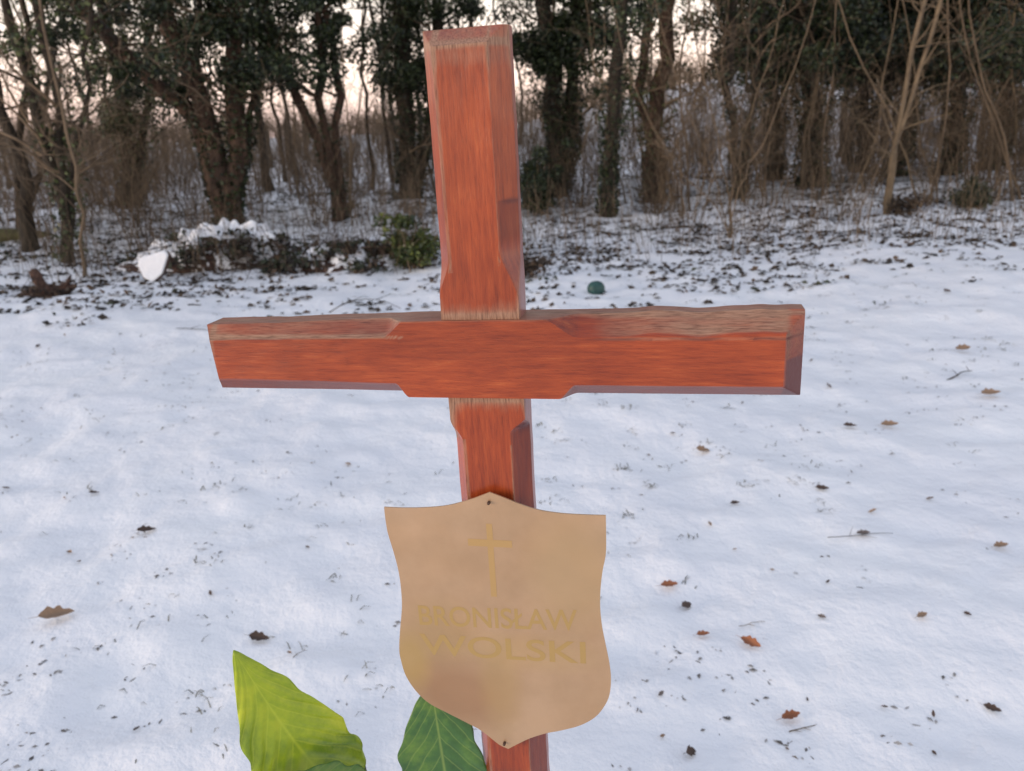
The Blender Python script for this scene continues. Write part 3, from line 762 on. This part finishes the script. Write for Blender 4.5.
def bush(name, u, v, w, h, n, label, mat, seed, leaf=(.04, .08)):
    b = at(u, v); root = empty(name, b, label, 'bush'); tb = Tubes(); random.seed(seed); pts = []
    for i in range(12): grow(tb, Vector((random.gauss(0, .08), random.gauss(0, .08), -.02)), Vector((random.gauss(0, w * .8), random.gauss(0, .4), 1)), h * random.uniform(.5, 1), .010, 1, 5, .14, .03, 3, 4, pts, .7)
    link('stems', tb.mesh('stems'), M['twig'], root)
    cs = [tuple(random.choice(pts)[0]) for _ in range(n)]; cs = [c for c in cs if c[2] > .08]
    P = clump_points(cs, 60, .16); P = P[P[:, 2] > .02]; V, Q = leaf_quads(P, leaf); link('leaves', mesh_np('leaves', V, Q), M[mat], root)
bush('evergreen_bush', 414, 268, .42, .62, 34, 'yellow-green leafy bush beside the left edge of the cross', 'holly', 51)
bush('evergreen_bush', 538, 212, .42, 1.05, 110, 'dark green rounded bush behind the right edge of the cross', 'ivy', 52)
bush('evergreen_bush', 528, 276, .18, .3, 12, 'small brown-leaved tuft right behind the post', 'litter', 53, (.04, .08))
bush('evergreen_bush', 975, 208, .9, .3, 40, 'low dark ivy patch at the right edge of the wood floor', 'litter_green', 54)
bush('evergreen_bush', 900, 214, .6, .22, 24, 'low brown and green tuft round the foot of the forked sapling', 'litter', 55)
def ball():
    b = at(596, 293); V = []; Q = []; n, m = 14, 28; r = .083
    for i in range(n + 1):
        th = pi * i / n
        for j in range(m):
            a = 2 * pi * j / m; dent = 1 + .06 * sin(a * 2 + 1) * sin(th) - .06 * max(0, cos(th)) ** 2
            V.append((r * sin(th) * cos(a) * dent, r * sin(th) * sin(a) * dent, r * .95 * cos(th) * dent))
    for i in range(n):
        for j in range(m): Q.append((i * m + j, (i + 1) * m + j, (i + 1) * m + (j + 1) % m, i * m + (j + 1) % m))
    m_ = simple('green_rubber', [(.4, (.010, .045, .042)), (.6, (.022, .075, .066))], 30, .5, .3, .003)
    o = link('ball', mesh_np('ball', V, Q, smooth=True), m_); o.location = (b.x, b.y, b.z + .045); tag(o, 'dark green ball half sunk in the snow right of the cross', 'ball')
ball()

# ------------------------------------------------------------------ the cross
CR = Matrix(((0.97754371, 0.2097602, -0.02022263), (-0.20967249, 0.97775081, 0.00638785), (0.02111261, -0.00200427, 0.9997751)))
CT = Vector((-0.05021285, 0.73073715, 1.28676678))
CM = Matrix.Translation(CT) @ CR.to_4x4()
base_z = -(CT.z) / 1.0 - .02
cross = empty('grave_cross', (0, 0, 0), 'red-brown stained wooden grave cross with chamfered worn edges standing in the snow', 'cross')
cross.matrix_world = CM

def plank(name, a0, a1, halfw, cfun, slope, thick, axis, wear_shade_fn, end0=0, end1=0, nl=340, cen=lambda l: 0.0, mat='wood_x', sfun=lambda l: 1.0, skew=lambda l: 0.0):
    """carved plank. l runs along its length, w across it. front faces -Y.
       cfun(l, side) chamfer width on that side, end0/end1 chamfer widths at the ends"""
    tl = np.linspace(a0, a1, nl)
    # finer columns by the ends
    if end1: tl = np.concatenate([np.linspace(a0, a1 - end1, nl), np.linspace(a1 - end1, a1, 22)[1:]])
    if end0: tl = np.concatenate([np.linspace(a0, a0 + end0, 22), tl[tl > a0 + end0 * 1.02]])
    ne, nm = 9, 22; rows = []
    for l in tl:
        hw = halfw(l); c = cen(l); clo = max(cfun(l, -1), 1e-4); chi = max(cfun(l, 1), 1e-4)
        ws = np.concatenate([np.linspace(-hw[0], -hw[0] + clo, ne), np.linspace(-hw[0] + clo, hw[1] - chi, nm)[1:-1], np.linspace(hw[1] - chi, hw[1], ne)])
        dlo = slope * np.clip(clo - (ws + hw[0]), 0, None); dhi = slope * np.clip(chi - (hw[1] - ws), 0, None)
        d = np.maximum(dlo, dhi) * sfun(l)
        if end1: d = np.maximum(d, 1.15 * max(0, end1 - (a1 - l)))
        if end0: d = np.maximum(d, 1.15 * max(0, end0 - (l - a0)))
        # hand finished surface
        d = d + .00045 * (vnoise(l * 60 + 3, ws * 90, 31) - .5) + .0006 * (vnoise(l * 14, ws * 40, 32) - .5)
        sk = skew(l)
        rows.append([(l - sk * (.55 * dd + .07 * w), w + c, dd) for w, dd in zip(ws, d)])
    A = np.array(rows); L_, W_ = A.shape[:2]
    wear, dark, pale = wear_shade_fn(A[..., 0], A[..., 1], A[..., 2])
    F0 = A.reshape(-1, 3); I = np.arange(L_ * W_).reshape(L_, W_)
    Q = np.stack([I[:-1, :-1], I[1:, :-1], I[1:, 1:], I[:-1, 1:]], -1).reshape(-1, 4).tolist()
    ring = list(I[:, 0]) + list(I[-1, 1:]) + list(I[::-1, -1][1:]) + list(I[0, ::-1][1:-1])
    V = F0.tolist(); att = [list(wear.ravel()), list(dark.ravel()), list(pale.ravel())]
    prev = ring
    ys_ = [.35, .7, 1.0]
    for s_ in ys_:
        new = []
        for r_ in ring:
            l, w, d = F0[r_]; dd = d + (thick - d) * s_; new.append(len(V)); V.append([l, w, dd])
            att[0].append(SIDE[name](l, w, s_)[0]); att[1].append(SIDE[name](l, w, s_)[1]); att[2].append(SIDE[name](l, w, s_)[2])
        k = len(ring)
        for i in range(k): Q.append([prev[i], new[i], new[(i + 1) % k], prev[(i + 1) % k]])
        prev = new
    Q.append(prev[::-1])
    V = np.array(V)
    XYZ = np.stack([V[:, 0], V[:, 2], V[:, 1]], -1) if axis == 0 else np.stack([V[:, 1], V[:, 2], V[:, 0]], -1)
    me = mesh_np(name, XYZ, Q, sharp=24)
    import bmesh
    bm = bmesh.new(); bm.from_mesh(me); bmesh.ops.recalc_face_normals(bm, faces=bm.faces); bm.to_mesh(me); bm.free()
    for nme, vals in zip(('wear', 'dark', 'pale'), att): attr(me, nme, vals)
    return link(name, me, M[mat], cross)
def gauss(x, c, s): return np.exp(-((x - c) / s) ** 2)
XL, XR, HB = -.2690, .3225, .0396
def beam_half(l):
    t = float(sst(XL, -.02, l)); jag = .0010 * (float(vnoise(l * 70, 1.5, 41)) - .5) + .0016 * (float(vnoise(l * 26, 2.5, 42)) - .5)
    jag *= 1 + 1.2 * float(sst(.12, .2, l))
    return (.0352 + (HB - .0352) * t, .0352 + (HB - .0352) * t + jag + .002 * float(sst(.1, .32, l)))
def beam_ch(l, side):
    if side > 0:   # upper edge
        c = .0150 * (1 - float(sst(-.078, -.054, l))) + .0175 * float(sst(.084, .118, l)); c += .0008 * (float(vnoise(l * 30, 7, 43)) - .5)
    else:
        c = .0145 * (1 - float(sst(-.070, -.056, l))) + .0145 * float(sst(.096, .114, l))
    return max(c, 0)
def beam_wear_shade(l, w, d):
    up = w > 0
    ridge = gauss(w, HB - .0163, .0020) * up * (1 - sst(-.062, -.050, l)) * .85
    rr = up * sst(.10, .15, l) * (1 - .6 * sst(XR - .018, XR - .010, l))
    ch = sst(.0001, .003, d) * rr * (.56 + .26 * sst(.15, .26, l)) + gauss(w, HB - .019, .0022) * rr * .6
    edge = gauss(w, HB, .0022) * .55 + gauss(w, -HB, .0012) * .25 + gauss(l, XL, .003) * .5
    chl = sst(.0001, .003, d) * up * (l < -.03) * (.42 + .12 * vnoise(l * 25, w * 60, 47))  # left upper chamfer: weathering, raised to paint in light from the sky
    end = sst(.0004, .003, d) * (l > XR - .022) * 0
    wear = np.clip(ridge + ch + edge + chl, 0, 1)
    dark = .62 * sst(.0005, .004, d) * (~up) + .75 * gauss(w, HB - .0195, .0008) * rr * (vnoise(l * 30, l * 0, 44) > .25)  # shade of the lower chamfer painted dark, plus cracks along the upper ridge
    dark = dark + .42 * sst(XR - .0185, XR - .0165, l) * (1 - sst(HB - .022, HB - .004, w))
    pale = np.zeros_like(d) + .05 * sst(.0005, .004, d) * (~up)
    return wear, np.clip(dark, 0, 1), pale
def post_half(l):
    j = .0006 * (float(vnoise(l * 50, 5, 51)) - .5); return (.0388 + j, .0388 - j)
PX = lambda z: .0225 + .00104 * z
def post_ch(l, side):
    z = l
    if z > 0: c = float(sst(.060, .100, z)) if side < 0 else float(sst(.055, .108, z))
    else: c = float(sst(-.062, -.088, z)) if side < 0 else float(sst(-.060, -.078, z))
    c = (.0118 if side < 0 else .0158) * c
    return c + .0006 * (float(vnoise(l * 22, side * 3 + 9, 52)) - .5) * (c > .004)
def post_wear_shade(l, w, d):
    x_ = w - .0225
    left = gauss(x_, -.0388 + .0130, .0022) * (np.abs(l) > .085) * .80
    right = gauss(x_, .0388 - .0162, .0012) * (np.abs(l) > .09) * .70
    top = gauss(l, .2855, .003) * .8 + gauss(l, .276, .012) * .42 + (l > .287) * .50
    joint = gauss(l, HB + .002, .005) * .85 + gauss(l, HB + .008, .014) * .40 + gauss(l, -HB - .001, .005) * .7 + gauss(l, -HB - .004, .016) * .42 + gauss(x_, -.0388, .006) * ((l < -.04) & (l > -.09)) * .8
    ed = gauss(x_, -.0388, .0016) * .3 + gauss(x_, .0388, .0014) * .4
    wear = np.clip(left + right + top + joint + ed, 0, 1)
    dark = .50 * sst(.106, .120, l) * (l < .150) * (x_ > .0388 - .0150) * sst(.0005, .002, d) + .9 * gauss(l, .150, .0022) * gauss(x_, .034, .006)
    dark = dark + .45 * (l < -.07) * (x_ > .0388 - .0158) * sst(.0005, .002, d) * 1.0 + .8 * gauss(l, -.072, .008) * (x_ > .030) * sst(.0004, .002, d)  # shade painted dark on the right chamfer of the lower post
    pale = .16 * (1 - sst(.104, .118, l)) * (l > .05) * sst(.0006, .003, d)
    return wear, np.clip(dark, 0, 1), pale
SIDE = {'beam': lambda l, w, s: (.75 if w > .03 else .2, .35 if w < -.03 else 0, 0), 'post': lambda l, w, s: (.3, 0, .5 if w > .03 else .15)}  # beam underside shade painted dark; post right side paled by faded paint, bluish light
plank('beam', XL, XR, beam_half, beam_ch, 1.38, .045, 0, beam_wear_shade, end1=.0185, sfun=lambda l: .62 + .38 * float(sst(XL, -.06, l)), skew=lambda l: 1 - float(sst(XL, XL + .06, l)))
po = plank('post', base_z - .05, .300, post_half, post_ch, 1.45, .036, 2, post_wear_shade, end1=.0150, nl=900, cen=PX, mat='wood_z')
po.location = (0, .003, 0)

# ------------------------------------------------------------------ shield name plate on the post
def plate():
    O = [(-0.0948, -0.1613), (-0.0737, -0.1612), (-0.0484, -0.1596), (-0.0234, -0.1559), (0.0016, -0.1478), (0.0225, -0.1388), (0.0378, -0.1446), (0.0532, -0.1508), (0.0724, -0.1567), (0.0955, -0.1595), (0.1185, -0.1601), (0.1405, -0.1599),
         (0.1404, -0.1832), (0.1396, -0.2049), (0.1362, -0.2227), (0.1334, -0.2452), (0.1325, -0.268), (0.134, -0.291), (0.1375, -0.3142), (0.1411, -0.3377), (0.1423, -0.357), (0.1404, -0.377), (0.1347, -0.3926), (0.124, -0.409), (0.1069, -0.4223), (0.0853, -0.4317), (0.0679, -0.4376), (0.0501, -0.4461), (0.0365, -0.4548), (0.0227, -0.4647),
         (0.0118, -0.4596), (-0.0072, -0.4431), (-0.0245, -0.4335), (-0.0462, -0.4227), (-0.0679, -0.4114), (-0.0824, -0.3961), (-0.0927, -0.3763), (-0.0965, -0.356), (-0.0971, -0.3407), (-0.0935, -0.3153), (-0.0881, -0.2853), (-0.0864, -0.261), (-0.0869, -0.2373), (-0.09, -0.2142), (-0.094, -0.1914), (-0.0949, -0.1734)]
    corners = {0, 5, 11, 29}
    n = len(O); P = []
    for i in range(n):
        p0, p1, p2, p3 = (np.array(O[(i + k - 1) % n]) for k in range(4))
        if i in corners: p0 = p1 - (p2 - p1)
        if (i + 1) % n in corners: p3 = p2 + (p2 - p1)
        for f in (0, .25, .5, .75):
            q = .5 * ((2 * p1) + (-p0 + p2) * f + (2 * p0 - 5 * p1 + 4 * p2 - p3) * f * f + (-p0 + 3 * p1 - 3 * p2 + p3) * f ** 3); P.append(q)
    # remesh inside by scaling rings towards the middle
    c = np.array((.0225, -.30)); V = []; rings = 14; m = len(P)
    def warp(x, z): return .0010 * ((x - .0225) / .12) ** 2 + .0004 * sin(z * 30 + x * 20)
    for r in range(rings):
        s = 1 - r / rings
        for q in P:
            p = c + (q - c) * s; V.append((p[0], -.008 + warp(p[0], p[1]), p[1]))
    V.append((c[0], -.008 + warp(*c), c[1])); Q = []
    for r in range(rings - 1):
        for j in range(m): Q.append((r * m + j, (r + 1) * m + j, (r + 1) * m + (j + 1) % m, r * m + (j + 1) % m))
    for j in range(m): Q.append(((rings - 1) * m + j, rings * m, (rings - 1) * m + (j + 1) % m))
    me = mesh_np('plate', V, Q, smooth=True)
    if me.polygons[0].normal.y > 0: me.flip_normals()
    mt, nt, bs = newmat('tarnished_plate')
    z1 = noise(nt, 11, 6, .62); z2 = noise(nt, 260, 3, .6, vec_scale=(.08, 1, 1)); z3 = noise(nt, 14, 4, .6)
    tcn = nt.nodes.new('ShaderNodeTexCoord'); sp = nt.nodes.new('ShaderNodeSeparateXYZ'); nt.links.new(tcn.outputs['Object'], sp.inputs[0])
    c1 = rampn(nt, z1.outputs['Fac'], [(.35, (.45, .295, .17)), (.65, (.53, .355, .215))])
    # yellowed stains left of the name and at foot; lower left reflection painted brown
    def blob(cx, cz, sx, sz):
        mp = nt.nodes.new('ShaderNodeMapping'); mp.vector_type = 'POINT'; mp.inputs['Location'].default_value = (-cx / sx, 0, -cz / sz); mp.inputs['Scale'].default_value = (1 / sx, .01, 1 / sz)
        nt.links.new(tcn.outputs['Object'], mp.inputs[0]); g = nt.nodes.new('ShaderNodeTexGradient'); g.gradient_type = 'SPHERICAL'; nt.links.new(mp.outputs[0], g.inputs[0]); return g
    cur = c1
    for (cx, cz, sx, sz, col, k) in [(-.045, -.315, .055, .055, (.39, .255, .10), .45), (-.030, -.395, .075, .06, (.34, .19, .10), .75), (.018, -.375, .03, .08, (.45, .30, .12), .4), (-.085, -.355, .03, .05, (.46, .31, .10), .6), (.105, -.23, .06, .09, (.48, .33, .17), .6), (.06, -.33, .09, .03, (.50, .34, .15), .35)]:
        g = blob(cx, cz, sx, sz); r = rampn(nt, g.outputs['Fac'], [(0, (0, 0, 0)), (.6, (k, k, k))]); cur = mix(nt, r.outputs[0], cur.outputs[0], col)
    nt.links.new(cur.outputs[0], bs.inputs['Base Color']); bs.inputs['Metallic'].default_value = .45; bs.inputs['Roughness'].default_value = .38
    rg = rampn(nt, z3.outputs['Fac'], [(.35, (.28,) * 3), (.65, (.48,) * 3)]); nt.links.new(rg.outputs[0], bs.inputs['Roughness'])
    bump(nt, bs, z2.outputs['Fac'], .16, .0005)
    o = link('name_plate', me, mt, cross); so = o.modifiers.new('thickness', 'SOLIDIFY'); so.thickness = .0018; so.offset = -1; es = o.modifiers.new('crisp rim', 'EDGE_SPLIT'); es.split_angle = radians(40)
    o['label'] = 'tarnished shield-shaped brass name plate with faded lettering'
    # faded engraving: name and cross
    ml, nl_, bl_ = newmat('faded_lettering'); bl_.inputs['Base Color'].default_value = (.47, .31, .115, 1); bl_.inputs['Metallic'].default_value = .45; bl_.inputs['Roughness'].default_value = .38
    mc, nc_, bc_ = newmat('faded_cross'); bc_.inputs['Base Color'].default_value = (.50, .32, .13, 1); bc_.inputs['Metallic'].default_value = .45; bc_.inputs['Roughness'].default_value = .38
    def onto(me_):
        for v in me_.vertices: v.co = Vector((v.co.x, -.008 + warp(v.co.x, v.co.z) - .00014, v.co.z))
        me_.update()
    def text(body, x0, z0, x1, height, slope):
        cu = bpy.data.curves.new('lettering', 'FONT'); cu.body = body; cu.size = 1; cu.offset = .022; cu.fill_mode = 'BOTH'
        cu.offset = .012; to = bpy.data.objects.new('tmp', cu); COL.objects.link(to); bpy.context.view_layer.update()
        me_ = bpy.data.meshes.new_from_object(to.evaluated_get(bpy.context.evaluated_depsgraph_get())); bpy.data.objects.remove(to)
        co = np.array([tuple(v.co) for v in me_.vertices]); mn = co.min(0); mx = co.max(0)
        for v in me_.vertices:
            a = (v.co.x - mn[0]) / (mx[0] - mn[0]); b_ = (v.co.y - mn[1]) / (mx[1] - mn[1]); v.co = Vector((x0 + a * (x1 - x0), 0, z0 + slope * a + b_ * height))
        me_.materials.clear(); onto(me_); link('lettering', me_, ml, o)
    text('BRONISŁAW', -.069, -.306, .108, .026, .008)
    text('WOLSKI', -.071, -.345, .116, .028, .006)
    def bars(rects):
        V = []; Q = []
        for (x0, z0, x1, z1) in rects:
            k = 8
            for i in range(k + 1):
                for j in range(k + 1): V.append((x0 + (x1 - x0) * i / k, 0, z0 + (z1 - z0) * j / k))
            b0 = len(V) - (k + 1) ** 2
            for i in range(k):
                for j in range(k): a = b0 + i * (k + 1) + j; Q.append((a, a + k + 1, a + k + 2, a + 1))
        me_ = mesh_np('engraved_cross', V, Q); onto(me_); link('engraved_cross', me_, mc, o)
    bars([(.0160, -.262, .0225, -.2020), (.0160, -.1935, .0225, -.1750), (-.0050, -.2019, .0425, -.1936)])
    # two fixing pins
    for (x_, z_) in ((.0211, -.1500), (.0190, -.4560)):
        tb = Tubes(); y_ = -.008 + warp(x_, z_)
        tb.tube([(x_, y_ + .02, z_), (x_, y_ - .0022, z_), (x_, y_ - .0038, z_), (x_, y_ - .0042, z_)], [.0010, .0017, .0016, .0001], 10)
        link('nail', tb.mesh('nail'), M['nail'], o)
mn_, nn_, bn_ = newmat('nail'); bn_.inputs['Base Color'].default_value = (.10, .06, .045, 1); bn_.inputs['Metallic'].default_value = .6; bn_.inputs['Roughness'].default_value = .6; M['nail'] = mn_
plate()

# ------------------------------------------------------------------ artificial plant at the foot of the cross
def leaf_mat(name, c_dark, c_mid, c_light, vein, gloss=.36, vk=.38):
    m, n, b = newmat(name)
    uv = n.nodes.new('ShaderNodeUVMap'); sp = n.nodes.new('ShaderNodeSeparateXYZ'); n.links.new(uv.outputs[0], sp.inputs[0])
    z = noise(n, 18, 5, .6); z2 = noise(n, 110, 3, .6)
    c = rampn(n, z.outputs['Fac'], [(.32, c_dark), (.5, c_mid), (.68, c_light)])
    # side veins: chevrons in (u along, v across)
    ab = N(n, 'ShaderNodeMath', op='ABSOLUTE'); n.links.new(sp.outputs['Y'], ab.inputs[0])
    m1 = N(n, 'ShaderNodeMath', op='MULTIPLY_ADD'); m1.inputs[1].default_value = .30; n.links.new(ab.outputs[0], m1.inputs[0]); n.links.new(sp.outputs['X'], m1.inputs[2])
    zz = N(n, 'ShaderNodeMath', op='MULTIPLY_ADD'); zz.inputs[1].default_value = .07; n.links.new(z.outputs['Fac'], zz.inputs[0]); n.links.new(m1.outputs[0], zz.inputs[2])
    m2 = N(n, 'ShaderNodeMath', op='MULTIPLY'); m2.inputs[1].default_value = 9; n.links.new(zz.outputs[0], m2.inputs[0])
    fr = N(n, 'ShaderNodeMath', op='PINGPONG'); fr.inputs[1].default_value = .5; n.links.new(m2.outputs[0], fr.inputs[0])
    vr = rampn(n, fr.outputs[0], [(0, (vk,) * 3), (.09, (0, 0, 0))])
    mid = rampn(n, ab.outputs[0], [(0, (.5, .5, .5)), (.05, (0, 0, 0))])
    mx = n.nodes.new('ShaderNodeMixRGB'); mx.blend_type = 'LIGHTEN'; mx.inputs[0].default_value = 1; n.links.new(vr.outputs[0], mx.inputs[1]); n.links.new(mid.outputs[0], mx.inputs[2])
    mm = mix(n, mx.outputs[0], c.outputs[0], vein)
    n.links.new(mm.outputs[0], b.inputs['Base Color']); b.inputs['Roughness'].default_value = gloss
    bump(n, b, z2.outputs['Fac'], .15, .001)
    return m, n, b, sp
m1_, n1_, b1_, sp1 = leaf_mat('bright_leaf', (.15, .25, .010), (.32, .42, .012), (.50, .55, .02), (.50, .58, .04))
m2_, n2_, b2_, sp2 = leaf_mat('dark_leaf', (.025, .080, .020), (.055, .145, .030), (.15, .27, .035), (.32, .42, .10), vk=.3)
m3_, n3_, b3_, sp3 = leaf_mat('mid_leaf', (.035, .085, .012), (.07, .15, .022), (.16, .24, .03), (.22, .30, .06))
def big_leaf(name, parent, base, tip, face, wl, wr, bend, mat, label=None, fold=.16, rip=.03, prof=None, seed=0, droop=0.0, bx=0.0):
    """leaf blade from base to tip; face = direction its upper side looks; wl, wr half-widths; bend lifts its middle"""
    base, tip, face = Vector(base), Vector(tip), Vector(face); ax = tip - base; L = ax.length; ax.normalize()
    sd_ = ax.cross(face).normalized(); nm = sd_.cross(ax).normalized(); V = []; UV = []; nu, nv = 60, 33; rs = np.random.RandomState(seed)
    prof = prof or (lambda t: (sin(pi * min(1, t ** .80)) ** .85) * (1 - .28 * t) * 1.14)
    for i in range(nu):
        t = i / (nu - 1); w = max(0, prof(t)) if i < nu - 1 else 0
        for j in range(nv):
            s = (j / (nv - 1) - .5) * 2; W_ = (wr if s > 0 else wl) * w * (1 + .04 * sin(t * 23 + 2 * s) + .03 * sin(t * 41 + s))
            chev = (t + .30 * abs(s) + 0) * 9
            zz = fold * abs(s) * W_ + rip * L * .45 * sin(2 * pi * chev) * (abs(s) ** .8) * (1 - abs(s) ** 6 * .4) * min(1, w) + bend * L * (1 - (2 * t - 1) ** 2) + droop * L * t * t + .012 * L * sin(t * 9 + seed) * abs(s) ** 2
            p = base + ax * (t * L) + sd_ * (s * W_ + bx * L * sin(pi * t)) + nm * zz
            V.append(tuple(p)); UV.append((t, s))
    I = np.arange(nu * nv).reshape(nu, nv); Q = np.stack([I[:-1, :-1], I[1:, :-1], I[1:, 1:], I[:-1, 1:]], -1).reshape(-1, 4)
    me = mesh_np(name, V, Q.astype(np.int32), smooth=True); uvset(me, UV)
    o = link(name, me, mat, parent); so = o.modifiers.new('thickness', 'SOLIDIFY'); so.thickness = .0006
    if label: o['label'] = label
    return o
def plant():
    gx, gy = -.16, .78; g = gh(gx, gy)
    root = empty('artificial_plant', (gx, gy, g), 'artificial plant with large glossy green leaves at the foot of the cross', 'plant')
    def px(u, v, d): return atd(u, v, d) - Vector((gx, gy, g))
    toc = Vector((.12, -.75, .55))
    big_leaf('leaf', root, px(352, 806, .76), px(234, 651, .72), (.25, -.75, .55), .060, .056, .05, m1_, 'bright yellow-green leaf pointing up left', .10, .034, seed=3, bx=-.02)
    big_leaf('leaf', root, px(385, 816, .690), px(258, 790, .672), (.1, -.7, .8), .030, .044, .0, m3_, 'mid green leaf tucked below the bright one', .1, .02, seed=5)
    big_leaf('leaf', root, px(458, 850, .742), px(432, 690, .748), (.05, -.9, .3), .054, .050, .015, m2_, 'dark green leaf with pale veins behind the name plate', .06, .012, lambda t: sin(pi * min(1, t ** .95)) ** .55 * 1.0, 8)
    big_leaf('leaf', root, px(400, 900, .80), px(520, 960, .70), (.1, -.4, .9), .04, .04, .06, m3_, None, .1, .02, seed=9)
    big_leaf('leaf', root, px(330, 900, .78), px(200, 940, .74), (.1, -.4, .9), .045, .045, .06, m2_, None, .1, .02, seed=10)
    ts = Tubes(); foot = Vector((.02, 0, -.04)); hub = px(395, 900, .80)
    def stem(a, b_, r0, r1, sag=.02):
        pts = [a.lerp(b_, i / 8) + Vector((0, 0, sag * sin(pi * i / 8))) for i in range(9)]; ts.tube(pts, [r0 + (r1 - r0) * i / 8 for i in range(9)], 8)
    stem(foot, hub, .006, .005, 0)
    stem(hub, px(353, 790, .76), .0035, .0022, .01); stem(hub, px(362, 757, .775), .0026, .0018, .012); stem(px(362, 757, .775), px(350, 768, .77), .0018, .0014, .004)
    stem(hub, px(468, 850, .742), .003, .0022, .0); stem(hub, px(410, 800, .715), .003, .002, .01); stem(hub, px(400, 900, .80), .003, .002, 0); stem(hub, px(330, 900, .78), .003, .002, 0)
    link('stem', ts.mesh('stem'), M['stemgreen'], root)
M['stemgreen'] = simple('stem_green', [(.3, (.03, .05, .02)), (.7, (.07, .09, .04))], 30, .6, .2, .001)
plant()
print('objects', len(bpy.data.objects), 'shrubs', cnt)
